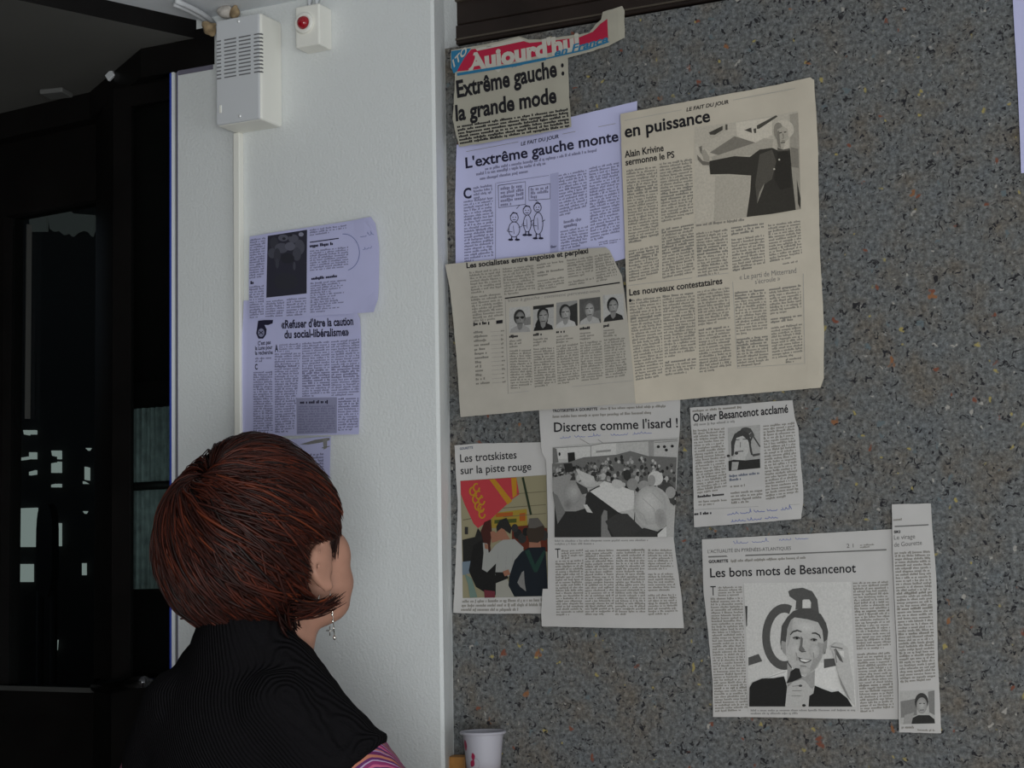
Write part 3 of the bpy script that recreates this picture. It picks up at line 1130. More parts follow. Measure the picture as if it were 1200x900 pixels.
# ---- large photocopy (left half of the spread), lies lowest
s = Sheet('photocopied_page', 'large lilac-white photocopied article with a cartoon, left of the big newsprint page', 'photocopy',
          [(535.5, 170), (640, 145), (747, 118.5), (746, 200), (733.5, 303), (640, 330), (534.5, 326), (534, 240)], WALL, .003, COPY, 11, .0009)
h = s.layer('headline')
h.text("L'extrême gauche monte", (546.5, 197.5), (725.5, 165.5), 12.5, COPYBLACK, .022)
h.text('LE FAIT DU JOUR', (611, 171), (655.5, 162), 4.2, COPYBLACK, .02, .15)
h.line([(547, 178), (608, 166.5)], .5, TEXTINK); h.line([(660, 157.5), (722, 145)], .5, TEXTINK)
h.text('C', (544, 233), (553.3, 232), 12, COPYBLACK, .03)
h.done()
t = s.layer('body_text')
t.block((569, 195.5), (700, 173.5), (700, 178.5), (569, 200.5), 1, COPYINK, 1, last=.9)
t.block((558, 201.5), (709, 177.5), (709, 182.5), (559, 206.8), 1, COPYINK, 2, last=.9)
t.block((563, 207), (703, 184.5), (703, 189.5), (563, 212), 1, COPYINK, 3, last=.9)
t.block((555, 218.5), (577, 215), (578, 231), (556, 234), 4, COPYINK, 4)
t.block((544, 235), (578, 230), (579, 304), (545, 308), 21, COPYINK, 5)
t.block((655, 204), (688, 198), (689, 246), (656, 254), 14, COPYINK, 6)
t.block((661, 258), (682, 254), (682, 264), (661, 268), 2, COPYINK, 7, bold=(1,))
t.block((657, 270), (690, 264), (690, 288), (658, 293), 7, COPYINK, 8)
t.block((691, 196), (726, 189), (727, 276), (693, 283), 25, COPYINK, 9)
t.block((702, 283), (728, 279), (728, 284), (703, 288), 2, COPYINK, 10)
t.done()
c = s.layer('cartoon')
K = COPYBLACK
for q in ([(584.3, 217.5), (616, 213), (616, 239.5), (584.8, 243.6)], [(620, 219), (645, 215.5), (645, 233), (620, 235)]):
    c.line(q + [q[0]], .7, K)
c.block((587, 219), (614, 215), (614, 239), (587, 242.5), 5, COPYINK, 3, cw=1.8, weight=.5)
c.block((622, 220), (643, 217.5), (643, 231), (622, 233), 3, COPYINK, 4, cw=1.8, weight=.5)
def doodle(hx, hy, hr, bx, by, brx, bry, fy):
    c.line([(hx + hr * math.cos(a * .45), hy + 1.15 * hr * math.sin(a * .45)) for a in range(15)], .8, K)
    c.line([(hx - hr, hy - hr * .3), (hx - hr * .3, hy - hr * 1.3), (hx + hr * .8, hy - hr)], 1.2, K)
    c.ell((hx + hr * .35, hy - .4), .6, .6, K); c.ell((hx - hr * .35, hy - .3), .6, .6, K)
    c.line([(hx - hr * .4, hy + hr * .6), (hx + hr * .4, hy + hr * .55)], .7, K)
    c.line([(bx + brx * math.cos(a * .45 - 1.1), by + bry * math.sin(a * .45 - 1.1)) for a in range(15)], .8, K)
    c.line([(bx - brx, by - 1), (bx - brx - 2, by + 2), (bx - brx * .3, by + 3)], .7, K)
    c.line([(bx + brx * .8, by - 2), (bx + brx + 2.5, by - 4)], .7, K)
    c.line([(bx - 1, by - bry * .5), (bx, by + bry * .6)], .5, K)
    for sx in (-1, 1):
        c.line([(bx + sx * brx * .4, by + bry * .9), (bx + sx * brx * .45, fy)], 1.2, K)
        c.ell((bx + sx * brx * .6, fy + .6), 3, 1.3, K)
doodle(603, 255, 4.6, 603, 269, 6.5, 9, 280.5)
doodle(618, 247, 4.6, 618.5, 262, 4.5, 10, 275)
doodle(630.5, 243.5, 4.4, 631.5, 262, 5.5, 13, 279)
c.line([(606, 245), (610, 240.5)], .6, K); c.line([(628, 234.5), (633, 238.5)], .6, K)
c.line([(582, 215), (582, 304)], .5, COPYINK)
c.line([(583, 215), (644, 206)], .5, COPYINK)
c.done()
c = s.layer('grey_band')
c.poly([(645, 204), (655, 202), (655, 299), (645, 301)], ink('photocopy_tint', (.42, .42, .64)))
c.text('Ber', (646, 291), (653, 290), 3, K, .02)
c.done()

# ---- torn masthead clipping
s = Sheet('masthead_clipping', 'torn newspaper front-page strip with red banner and bold black headline, topmost on the wall', 'newspaper clipping',
          [(530.5, 60), (570, 52), (608.7, 43), (620, 46.5), (640, 46), (660, 43), (680, 41), (692, 39), (697, 34), (700, 30), (707, 25), (709, 16), (732.5, 9.5), (735.5, 15), (735, 46),
           (715, 55.5), (690, 62), (666, 68), (667, 95), (668, 120), (670, 149), (620, 159), (580, 166), (539, 172.5), (535, 158), (531, 140), (534.5, 87), (530, 80)],
          WALL, .0285, OLDPRINT, 21, .0011, curls=((735, 20, .05, .010), (531, 70, .03, .004)), torn=.35)
b = s.layer('banner')
RED, CYAN, PALEINK = ink('banner_red', (.42, .020, .055)), ink('banner_cyan', (.030, .165, .30)), ink('unprinted_letter', (.50, .475, .42))
b.poly([(530.8, 61), (553, 57), (547, 67), (538, 84), (533, 87), (531, 80)], CYAN)
b.poly([(537, 84.5), (546, 68), (553, 58.5), (610, 47.3), (621, 50.5), (680, 44.5), (697, 38.5), (706, 30), (715, 24.5), (715.5, 47), (678, 54), (600, 73), (560, 81.5)], RED)
b.line([(537, 88), (600, 77), (640, 69)], 3.2, CYAN)
b.line([(640, 69), (690, 58.5), (716, 50.5)], 1.6, CYAN)
b.poly([(558, 57.5), (610, 45), (616, 48), (560, 60)], PALEINK)
b.block((560, 56), (607, 46), (608, 48.5), (560, 58.6), 1, TEXTINK, 5)
b.text("Aujourd'hui", (548.5, 84), (680.5, 57.5), 20, PALEINK, .05)
b.text('en France', (650.5, 66.5), (715.5, 51), 8.5, CYAN, .03, .25)
b.text('1TO', (534, 80), (549, 62), 8, PALEINK, .03)
b.done('red banner with pale lettering')
h = s.layer('headline')
h.text('Extrême gauche :', (536.5, 114.5), (662, 87.5), 19.5, BLACKINK, .032)
h.text('la grande mode', (535, 142), (653, 120), 18.5, BLACKINK, .032)
h.done()
t = s.layer('body_text')
t.block((536, 147), (666, 126.5), (668, 149), (540, 170), 6, BLACKINK, 1, bold=(0, 1, 2, 3, 4, 5), cw=1.5, last=.9)
t.block((600, 77), (634, 70), (634, 72.5), (600, 79.5), 1, CYAN, 2)
t.done()

# ---- large newsprint page on the right of the spread
s = Sheet('newspaper_page', 'largest yellowish newspaper page, with a photo of a man in black reaching out his arm', 'newspaper page',
          [(728, 134), (840, 113.5), (951, 92), (955.5, 95), (959, 180), (961.5, 300), (966.5, 385), (968, 444), (964, 455), (860, 463), (768.5, 471), (745, 473.5), (738, 400), (733, 300)],
          WALL, .012, NEWSPRINT, 31, .0016, curls=((966, 448, .05, .006), (953, 94, .04, .004)), torn=.2)
h = s.layer('headline')
h.text('en puissance', (733.5, 162), (833.7, 143), 14.5, BLACKINK, .024)
h.text('LE FAIT DU JOUR', (805.6, 131.5), (855, 122), 4.3, BLACKINK, .025, .2)
h.text('Alain Krivine', (733.4, 185.5), (779, 177.5), 8, BLACKINK, .022)
h.text('sermonne le PS', (734.3, 194.5), (791.5, 185), 7.5, BLACKINK, .022)
h.text('Les nouveaux contestataires', (738.5, 346.8), (848, 333), 7.5, BLACKINK, .022)
h.text("« Le parti de Mitterrand", (868, 328.5), (934, 320), 6, grey(.16))
h.text("s'écroule »", (886, 333.5), (915, 329), 5.5, grey(.16))
G = grey(.26)
h.line([(733, 142), (800, 129.5)], .5, G); h.line([(860, 118), (933, 104.5)], .5, G)
h.line([(860, 331), (865, 431.5), (945, 426.5), (942, 321)], .6, G)
h.line([(737, 335), (812, 326)], .5, G); h.line([(817, 325), (855, 320.5)], .5, G)
h.done()
t = s.layer('body_text')
B_ = TEXTINK
t.block((735, 199), (771, 194), (773, 324), (738, 331), 38, B_, 1, bold=(6, 7, 8, 23, 24, 28, 29, 30), gap=(25, 26))
t.block((774, 191), (812, 185.5), (815, 320), (777, 327), 39, B_, 2, bold=(9, 10, 11, 12, 22, 23, 26, 27, 28, 29, 30), gap=(20, 21))
t.block((816.5, 262), (933, 248.5), (933, 253), (816.5, 266.5), 1, B_, 3, last=.9)
t.block((816.7, 272.5), (854, 268), (855, 320), (819, 325), 15, B_, 4, bold=(5, 6, 7), gap=())
t.block((858, 266), (896, 260.5), (898, 313), (860, 319), 15, B_, 5, bold=(0, 1, 2, 14), gap=(3,))
t.block((901, 263), (938.5, 257.5), (941, 301), (903, 308), 13, B_, 6)
t.block((918, 308), (941, 304), (941, 307), (918, 311), 1, B_, 7)
t.block((738, 351), (775, 346.5), (778, 441), (746, 446.5), 27, B_, 8, bold=(6,))
t.block((777, 346), (815, 341.5), (816, 436), (780, 440.5), 27, B_, 9, bold=(0, 22), gap=(21,))
t.block((818, 340.5), (856, 336), (858, 432.5), (820, 437), 28, B_, 10, bold=(13,), gap=(12,))
t.block((862, 342), (898, 338), (902, 426.5), (865, 430.5), 26, B_, 11, bold=(0, 1, 2, 16, 17, 18, 19), gap=(15,))
t.block((902, 338), (939, 333), (942, 416.5), (906, 421), 24, B_, 12, bold=(0, 10, 11), gap=(9, 12))
t.block((922, 420), (942, 418), (942, 424), (922, 426.5), 2, B_, 13)
t.ell((738.5 + 1, 352.5), 1.5, 2, BLACKINK)
t.done()
p = s.layer('photograph')
def g(v):
    k = v * (1 + .50 * min(1, v / .3))
    n = 'newsprint_tone_%03d' % round(v * 1000)
    if n not in INK:
        INK[n] = mat('ink_' + n, (k, k * .90, k * .75), .85, spec=.15, noise=(420, .09))
    return INK[n]
def kp(*q):     # picture coordinates read off an enlargement
    return [(815 + x * .1611, 120 + y * .1611) for x, y in q]
p.poly(kp((0, 185), (250, 155), (750, 65), (772, 780), (380, 838), (0, 890)), g(.33))
p.poly(kp((0, 300), (150, 380), (180, 540), (140, 870), (0, 890)), g(.36))
p.poly(kp((150, 540), (400, 540), (378, 838), (140, 870)), g(.30))
p.poly(kp((100, 220), (235, 165), (250, 200), (120, 275)), g(.30))
p.poly(kp((105, 225), (205, 175), (205, 205), (150, 240), (115, 240)), g(.06))
p.poly(kp((225, 165), (240, 165), (240, 205), (225, 205)), g(.08))
p.poly(kp((300, 150), (560, 110), (560, 240), (440, 300), (310, 250)), g(.40))
p.poly(kp((360, 205), (410, 185), (415, 225)), g(.07)); p.poly(kp((425, 195), (445, 190), (445, 225), (430, 225)), g(.08))
p.poly(kp((450, 170), (590, 95), (600, 105), (465, 195), (450, 195)), g(.07))
p.poly(kp((112, 370), (290, 250), (440, 295), (180, 390)), g(.17))
p.poly(kp((120, 400), (180, 385), (440, 295), (500, 262), (570, 270), (560, 340), (420, 385), (300, 395), (130, 425)), g(.28))
p.poly(kp((690, 90), (750, 78), (762, 500), (770, 780), (735, 785), (700, 480), (690, 330)), g(.25))
p.poly(kp((740, 560), (770, 700), (770, 780), (750, 740)), g(.05))
p.poly(kp((695, 325), (750, 340), (755, 480), (700, 470)), g(.18))
p.poly(kp((105, 432), (290, 395), (400, 400), (470, 345), (560, 332), (600, 350), (690, 340), (705, 520), (735, 785), (560, 815), (380, 838), (405, 650), (410, 535), (250, 525), (115, 528)), g(.045))
p.poly(kp((470, 380), (560, 345), (590, 430), (560, 560), (505, 600), (455, 740), (440, 600)), g(.085))
p.poly(kp((505, 590), (470, 660), (455, 740), (500, 620)), g(.22))
p.poly(kp((600, 370), (660, 350), (690, 380), (700, 620), (620, 640), (575, 560)), g(.035))
p.ell(kp((612, 418))[0], 1.1, 1.1, g(.4)); p.ell(kp((576, 487))[0], 1.1, 1.1, g(.35))
p.poly(kp((20, 385), (60, 430), (108, 440), (112, 462), (60, 460), (25, 420)), g(.14))
p.poly(kp((35, 330), (55, 320), (60, 385), (45, 370)), g(.15)); p.poly(kp((52, 360), (75, 345), (110, 400), (110, 440), (70, 430)), g(.26))
p.ell(kp((642, 200))[0], 12.5, 11.5, g(.37)); p.ell(kp((612, 215))[0], 6.5, 11, g(.20), -10)
p.poly(kp((600, 200), (640, 175), (672, 195), (680, 260), (665, 320), (635, 345), (608, 330), (598, 270)), g(.29))
p.poly(kp((598, 215), (612, 205), (618, 290), (625, 335), (606, 325), (596, 270)), g(.17))
p.line(kp((612, 226), (632, 220)), 1.3, g(.08)); p.line(kp((646, 220), (664, 217)), 1.3, g(.08))
p.line(kp((638, 228), (644, 262), (634, 268)), 1, g(.16)); p.line(kp((622, 296), (655, 292)), 1.3, g(.09)); p.line(kp((628, 282), (652, 280)), 1.0, g(.18))
p.poly(kp((655, 290), (682, 265), (684, 335), (640, 352)), g(.38)); p.poly(kp((600, 330), (640, 345), (690, 335), (690, 352), (600, 358)), g(.10))
p.done('grey photo of a man in a dark jacket, one arm stretched out')

# ---- lower left page of the spread
g = grey
s = Sheet('newspaper_page', 'shade-toned newspaper page with a row of five small portraits, its top right corner folded', 'newspaper page',
          [(524.7, 311), (548.7, 308), (620, 300), (691, 291.5), (711.5, 290.5), (716, 294), (730, 324), (736, 372), (742, 431), (745, 472), (700, 475.5), (620, 482), (542, 489), (535, 410), (528.5, 335)],
          WALL, .0165, NEWSSHADE, 41, .0016, curls=((712, 292, .05, .004), (525, 312, .03, .004), (543, 488, .05, .003)), torn=.2)
h = s.layer('headline')
h.text('Les socialistes entre angoisse et perplexi', (549, 315), (691, 297), 6.2, BLACKINK, .03)
h.text('Vote à gauche : comment percevez-vous', (596, 354.5), (704, 342.3), 3.6, grey(.17), .0, .2)
h.line([(592.5, 350), (660, 341), (727.6, 331.5)], 1.5, BLACKINK)
h.line([(593, 352), (597, 462)], .5, grey(.2))
h.done()
t = s.layer('body_text')
t.block((552, 318.5), (587, 314), (589, 341), (554, 345), 8, B_, 1)
t.block((553, 347), (589, 342.5), (591, 374), (556, 378), 9, B_, 2)
t.block((590, 314), (626, 309.5), (628, 342), (592, 346.5), 10, B_, 3)
t.block((629.5, 309), (661, 304.5), (662, 336), (631, 340.5), 10, B_, 4, bold=(3, 4), gap=(2, 5))
t.block((665, 304), (696, 299.5), (697, 331), (667, 335.5), 10, B_, 5, gap=(7,))
t.block((698, 299), (717, 296), (727, 326), (700, 331), 10, B_, 6)
t.block((556, 377.5), (590, 374), (590, 379), (556, 382.5), 1, BLACKINK, 7, bold=(0,), last=.7)
t.poly([(582.5, 376), (590, 375), (590, 379), (582.5, 380)], BLACKINK)
tb = s.layer('table')
for k in range(13):
    y = 387 + k * 5.0
    tb.block((556 + k * .3, y + 1), (574 + k * .3, y - .7), (574 + k * .3, y + 3), (556 + k * .3, y + 4.7), 1, TEXTINK, 20 + k, bold=(0,), last=.7)
    tb.line([(576 + k * .2, y + 2.3), (588 + k * .2, y + 1.2)], .35, grey(.22))
    tb.block((588 + k * .2, y - 1), (592 + k * .2, y - 1.3), (592 + k * .2, y + 2), (588 + k * .2, y + 2.3), 1, TEXTINK, 40 + k)
tb.done()
ports = [((597.7, 361), (622.3, 359), (623, 389), (597.7, 390.3)), ((625.4, 359), (649.7, 356.3), (650, 386.3), (625.7, 388.3)),
         ((652.6, 355), (677, 352), (677.7, 381.7), (652.6, 385)), ((679.4, 351), (704, 348), (705, 378.3), (680, 381)), ((707, 346.3), (731.7, 344), (732.6, 374.6), (707.7, 377.7))]
for k, q in enumerate(ports):
    x0, y0 = q[3]; x1, y1 = q[2]
    t.block((x0, y0 + 2), (x0 + 17, y0 + .6), (x0 + 17, y0 + 5), (x0, y0 + 6.4), 1, BLACKINK, 60 + k, bold=(0,))
    t.block((x0 + .3, y0 + 8), (x0 + 20, y0 + 6.2), (x0 + 20, y0 + 16), (x0 + .3, y0 + 18), 3, B_, 70 + k, ragged=True)
    t.block((x0 + .6, y0 + 19.5), (x1 + .6, y1 + 20), (x1 + 3, y1 + 66), (x0 + 2.5, y0 + 66), 15, B_, 80 + k)
t.line([(598, 461), (742, 446)], .4, grey(.25))
t.done()
p = s.layer('portraits')
# five little heads: background, hair, face and shoulders differ from one to the next
looks = [dict(bg=.30, hair=.035, face=.17, sh=.24, hx=.48, glasses=1, back=((.62, .45), (1, .40), (1, .72), (.70, .74), .16)),
         dict(bg=.27, hair=.022, face=.20, sh=.025, hx=.47, longhair=1, back=((0, 0), (1, 0), (1, .12), (0, .14), .03)),
         dict(bg=.20, hair=.035, face=.22, sh=.32, hx=.42, back=((.62, .2), (1, .1), (1, 1), (.66, 1), .035)),
         dict(bg=.085, hair=.10, face=.23, sh=.28, hx=.45, back=((.55, .55), (1, .5), (1, .85), (.55, .9), .13)),
         dict(bg=.30, hair=.022, face=.20, sh=.03, hx=.46, back=((0, 0), (.1, 0), (.1, .3), (0, .3), .26))]
for q, lk in zip(ports, looks):
    def U(u, v):
        return lerp2(lerp2(q[0], q[1], u), lerp2(q[3], q[2], u), v)
    p.level = 0
    p.poly([U(0, 0), U(1, 0), U(1, 1), U(0, 1)], g(lk['bg']))
    bk = lk['back']
    p.poly([U(*w) for w in bk[:4]], g(bk[4]))
    x = lk['hx']
    p.poly([U(x - .45, 1), U(x - .40, .86), U(x - .16, .74), U(x + .18, .72), U(min(.98, x + .44), .84), U(min(1, x + .5), 1)], g(lk['sh']))
    if lk.get('longhair'):
        p.poly([U(.12, .95), U(.1, .75), U(.25, .5), U(.25, .2), U(.5, .1), U(.72, .2), U(.72, .6), U(.62, .95)], g(lk['hair']))
    p.ell(U(x, .40), 6.8, 9.2, g(lk['hair']))
    p.soft(U(x + .03, .47), 5.3, 8.3, round(lk['face'] * .85, 3), round(lk['face'] * 1.25, 3), 0, 5, (1.2, -.5))
    p.poly([U(x - .12, .68), U(x + .16, .66), U(x + .12, .85), U(x, .93), U(x - .08, .84)], g(lk['face'] * .9))
    if lk.get('glasses'):
        for dx in (-.10, .13):
            p.ell(U(x + dx, .42), 2.1, 1.6, g(.025))
        p.line([U(x - .2, .4), U(x + .25, .39)], .7, g(.03))
    else:
        for dx in (-.09, .12):
            p.line([U(x + dx - .07, .40), U(x + dx + .07, .40)], 1, g(.04))
    p.line([U(x + .02, .46), U(x + .05, .56)], .8, g(lk['face'] * .6))
    p.line([U(x - .08, .65), U(x + .12, .645)], .9, g(.06))
p.done('row of five small grey portrait photos')

# ---- colour clipping with the red flag
s = Sheet('newspaper_clipping', 'clipping with a colour photo of a red flag and people, lower left beside the pier', 'newspaper clipping',
          [(533, 522), (560, 519.8), (600, 519), (645, 518), (646, 560), (647, 640), (648, 719), (600, 719), (560, 719), (532, 718), (534.5, 660), (537, 589), (534.5, 550)],
          WALL, .003, CLIPPING, 51, .0009, torn=.2)
h = s.layer('headline')
h.text('GOURETTE', (539.4, 527.3), (555, 525.6), 2.7, ink('print_slate', (.10, .12, .17)), .03)
h.text('Les trotskistes', (540, 541.8), (606, 537.2), 9.2, BLACKINK, .010)
h.text('sur la piste rouge', (540.5, 555.8), (623.3, 550.6), 9.0, BLACKINK, .010)
h.done()
t = s.layer('body_text')
t.block((543, 702), (638, 700), (638, 716.5), (541, 716.5), 3, B_, 1, bold=(), last=.6)
t.done()
p = s.layer('photograph')
def tp_(*q):
    return [(535 + x * .17216, 550 + y * .17222) for x, y in q]
def hue(n, c):
    return ink('colour_' + n, c)
p.poly(tp_((30, 78), (615, 38), (632, 862), (48, 876)), hue('hall_wall', (.27, .24, .15)))
for y in (150, 240, 300):
    p.line(tp_((300, y + 25), (612, y)), .7, hue('wall_joint', (.13, .11, .07)))
p.line(tp_((48, 345), (130, 330)), .9, hue('wall_joint', (.13, .11, .07)))
p.poly(tp_((240, 300), (480, 268), (485, 400), (240, 400)), hue('yellow_banner', (.30, .21, .035)))
p.poly(tp_((270, 300), (385, 290), (385, 318), (270, 325)), hue('banner_orange', (.34, .09, .02)))
p.poly(tp_((260, 345), (410, 335), (410, 362), (260, 370)), hue('banner_green', (.07, .08, .02)))
p.poly(tp_((430, 300), (470, 295), (470, 350), (430, 352)), hue('banner_orange', (.34, .09, .02)))
FLAG = hue('flag_red', (.42, .045, .055))
p.poly(tp_((32, 80), (410, 55), (430, 170), (380, 205), (300, 280), (230, 345), (150, 400), (120, 370), (60, 240), (35, 170)), FLAG)
FY = hue('flag_yellow', (.42, .20, .02))
p.poly(tp_((228, 70), (265, 66), (382, 215), (350, 240)), FY)
p.poly(tp_((375, 60), (412, 57), (412, 175), (385, 195)), FY)
for i, (x, y) in enumerate(((140, 125), (155, 175), (175, 215), (170, 265), (178, 305), (115, 150), (135, 205), (150, 250))):
    cc_ = tp_((x, y))[0]
    p.arc(cc_, 3.4, 4.6, 0, 300, 1.9, FY, 12)
p.line(tp_((455, 55), (510, 310)), 2.6, hue('pole_green', (.025, .035, .02)))
# crowd behind
p.poly(tp_((45, 480), (130, 460), (150, 400), (200, 470), (200, 640), (50, 640)), g(.02))
p.poly(tp_((380, 390), (500, 380), (620, 400), (625, 560), (480, 560), (380, 500)), hue('crowd_rust', (.11, .025, .015)))
for x, y, r_, c_ in ((420, 440, 5, .02), (450, 470, 5, .03), (600, 450, 5, .04), (400, 400, 4, .03), (475, 425, 4, .015)):
    p.ell(tp_((x, y))[0], r_, r_ * 1.2, g(c_))
p.poly(tp_((62, 392), (84, 392), (84, 442), (62, 442)), g(.03))
p.poly(tp_((45, 630), (130, 620), (130, 700), (48, 720)), hue('pale_jeans', (.15, .19, .23)))
p.poly(tp_((60, 710), (110, 740), (150, 870), (100, 874), (85, 780)), hue('chair_edge', (.14, .20, .17)))
# woman in black, kissing couple
p.poly(tp_((120, 520), (180, 480), (240, 560), (280, 640), (330, 760), (260, 874), (140, 800), (90, 690)), g(.014))
p.poly(tp_((170, 420), (195, 360), (240, 340), (245, 420), (235, 520), (240, 560), (200, 540)), hue('dark_red_hair', (.055, .018, .015)))
p.poly(tp_((235, 425), (262, 420), (288, 455), (280, 490), (245, 500)), hue('skin', (.28, .13, .085)))
p.poly(tp_((275, 390), (300, 345), (345, 330), (380, 400), (370, 440), (325, 410), (310, 450), (280, 430)), g(.022))
p.poly(tp_((275, 430), (310, 400), (330, 410), (370, 480), (320, 490), (300, 480), (280, 490)), hue('skin', (.28, .13, .085)))
p.poly(tp_((185, 500), (215, 505), (225, 570), (270, 515), (320, 480), (400, 475), (460, 530), (455, 700), (350, 730), (270, 720), (275, 640), (215, 700), (180, 680), (190, 570)), hue('grey_shirt', (.30, .30, .28)))
p.line(tp_((290, 540), (282, 720)), 1, g(.22)); p.line(tp_((345, 560), (340, 720)), 1.2, g(.22)); p.line(tp_((390, 560), (380, 700)), 1, g(.21))
p.poly(tp_((195, 505), (220, 510), (222, 545), (200, 540)), hue('skin', (.28, .13, .085)))
p.poly(tp_((270, 700), (340, 700), (360, 740), (280, 775)), g(.014))
p.poly(tp_((275, 775), (350, 745), (420, 870), (275, 872)), hue('pale_trousers', (.31, .30, .26)))
p.poly(tp_((320, 695), (360, 680), (372, 715), (335, 728)), hue('skin', (.28, .13, .085)))
p.poly(tp_((195, 820), (270, 830), (270, 872), (200, 874)), hue('dull_red_bag', (.14, .03, .04)))
# man with rucksack
p.poly(tp_((365, 730), (400, 620), (450, 560), (520, 520), (612, 530), (632, 862), (400, 866), (360, 790)), hue('navy_coat', (.013, .017, .022)))
p.poly(tp_((420, 770), (450, 700), (465, 690), (470, 770), (480, 830), (440, 800)), g(.16))
p.poly(tp_((470, 555), (500, 545), (540, 650), (600, 550), (615, 560), (555, 700), (535, 700)), hue('bottle_green', (.018, .045, .035)))
p.poly(tp_((500, 490), (575, 480), (582, 530), (498, 532)), hue('skin', (.28, .13, .085)))
p.poly(tp_((480, 430), (500, 350), (560, 345), (605, 390), (600, 470), (560, 500), (500, 495)), hue('brown_hair', (.045, .033, .025)))
p.poly(tp_((495, 400), (500, 335), (560, 330), (600, 380), (540, 400)), hue('grey_hair_top', (.10, .09, .08)))
p.done('colour photo of a red flag, a kissing couple and a man seen from behind')

# ---- clipping with the crowded hall
s = Sheet('newspaper_clipping', 'tall clipping with a grey photo of a crowded meeting hall above four text columns', 'newspaper clipping',
          [(632.5, 478), (720, 474), (798, 468), (797.5, 500), (795, 530), (791.5, 580), (790, 631), (795, 670), (799, 700), (801.6, 736), (740, 736), (690, 735), (635.7, 734), (635, 718), (637, 690), (643, 690), (642.5, 600), (641, 540), (636, 530), (634, 505)],
          WALL, .0075, CLIPPING, 61, .0014, torn=.15)
h = s.layer('headline')
h.text("Discrets comme l'isard !", (650.4, 506.3), (795.3, 500.8), 11, BLACKINK, .013)
h.text('TROTSKISTES A GOURETTE', (648.5, 483.3), (701, 480.8), 3.2, BLACKINK, .03)
h.text('T', (651.8, 654), (658, 653.8), 11, BLACKINK, -.005)
h.done()
t = s.layer('body_text')
t.block((704, 477), (781, 473.5), (781, 477.8), (704, 481), 1, B_, 1, last=.9)
t.block((648.5, 486), (776, 480.5), (776, 485), (648.5, 490.5), 1, B_, 2, last=.9)
t.block((651, 632), (760, 631), (760, 638), (651, 639), 2, grey(.22), 3)
t.block((659, 644), (684.5, 643), (685, 654.5), (659, 655.5), 4, B_, 4)
t.block((652, 656), (685, 655), (685, 721), (653, 721.5), 21, B_, 5)
t.block((687, 644), (720, 643), (721, 720.5), (687, 721), 25, B_, 6)
t.block((723.5, 643), (756, 642.5), (757, 721), (722, 721), 25, B_, 7, bold=(0,))
t.block((760, 643), (788, 643), (795, 720), (760, 721), 25, B_, 8, gap=(8, 16))
t.done()
w = s.layer('handwriting'); w.scrawl((658, 514), (706, 511), 5, PENBLUE, 3, .6, 3); w.scrawl((716, 511), (768, 507.5), 5, PENBLUE, 4, .6, 2); w.done('faint blue pen note')
p = s.layer('photograph')
def hp(*q):
    return [(640 + x * .15, 500 + y * .15) for x, y in q]
p.poly(hp((55, 160), (350, 130), (800, 100), (1040, 82), (1020, 500), (1000, 862), (75, 865)), g(.30))
p.poly(hp((55, 165), (350, 145), (550, 130), (550, 230), (90, 255)), g(.37))
p.line(hp((60, 168), (350, 150), (450, 130), (1030, 100)), .9, g(.17))
p.line(hp((355, 150), (355, 240)), 1, g(.2)); p.line(hp((270, 95), (350, 140)), .8, g(.22)); p.line(hp((410, 100), (450, 130)), .8, g(.2))
p.poly(hp((395, 190), (510, 178), (510, 195), (395, 205)), g(.2))
p.poly(hp((800, 110), (845, 108), (845, 250), (805, 250)), g(.22)); p.line(hp((850, 125), (1035, 112)), .8, g(.18))
for x, y in ((880, 157), (928, 157), (990, 153), (943, 183)):
    p.ell(hp((x, y))[0], 1.9, 1.7, g(.03))
p.poly(hp((60, 165), (90, 175), (105, 280), (60, 290)), g(.13)); p.poly(hp((175, 205), (230, 200), (235, 280), (180, 285)), g(.022))
p.ell(hp((113, 215))[0], 1.2, 2.2, g(.03))
p.poly(hp((55, 290), (180, 280), (300, 240), (550, 220), (660, 190), (800, 230), (1025, 240), (1015, 560), (700, 520), (450, 430), (300, 420), (60, 520)), g(.125))
rnd = random.Random(77)
for i in range(330):
    u = rnd.random() ** .8
    x = rnd.uniform(70, 1015)
    top = 285 - 70 * math.exp(-((x - 650) / 200) ** 2) + (20 if x < 300 else 0)
    depth = 330 if x > 480 else 150
    y = top + u * depth * (.7 + .3 * rnd.random())
    r_ = .9 + 1.5 * u + rnd.uniform(0, .9)
    p.level = 22 + int(8 * u)
    p.ell(hp((x, y))[0], r_, r_ * rnd.uniform(1, 1.5), g(rnd.choice((.03, .045, .06, .10, .17, .26, .30, .20))), up=0, n=8)
p.level = 31
p.poly(hp((145, 290), (210, 285), (225, 350), (160, 360)), g(.03))
p.poly(hp((240, 330), (380, 390), (390, 425), (330, 470), (290, 440)), g(.33))
p.poly(hp((350, 510), (460, 425), (690, 500), (700, 640), (570, 668)), g(.40))
p.line(hp((330, 480), (430, 470)), 1.2, g(.25)); p.line(hp((345, 505), (425, 462)), 1.3, g(.03))
p.poly(hp((330, 510), (355, 510), (570, 668), (700, 640), (700, 862), (75, 865), (75, 620), (300, 600)), g(.030))
p.poly(hp((570, 668), (700, 640), (690, 745), (620, 690)), g(.30))
p.poly(hp((440, 700), (460, 650), (485, 660), (490, 800), (520, 862), (440, 862)), g(.16))
p.poly(hp((560, 680), (640, 680), (760, 800), (860, 862), (540, 862), (470, 740)), g(.045))
p.poly(hp((60, 400), (190, 370), (250, 420), (290, 500), (320, 560), (310, 640), (240, 662), (150, 662), (110, 570), (60, 500)), g(.21))
p.soft(hp((215, 520))[0], 11, 14, .20, .27, 0, 5, (2, -2)); p.soft(hp((180, 610))[0], 6, 7, .20, .15, 0, 4)
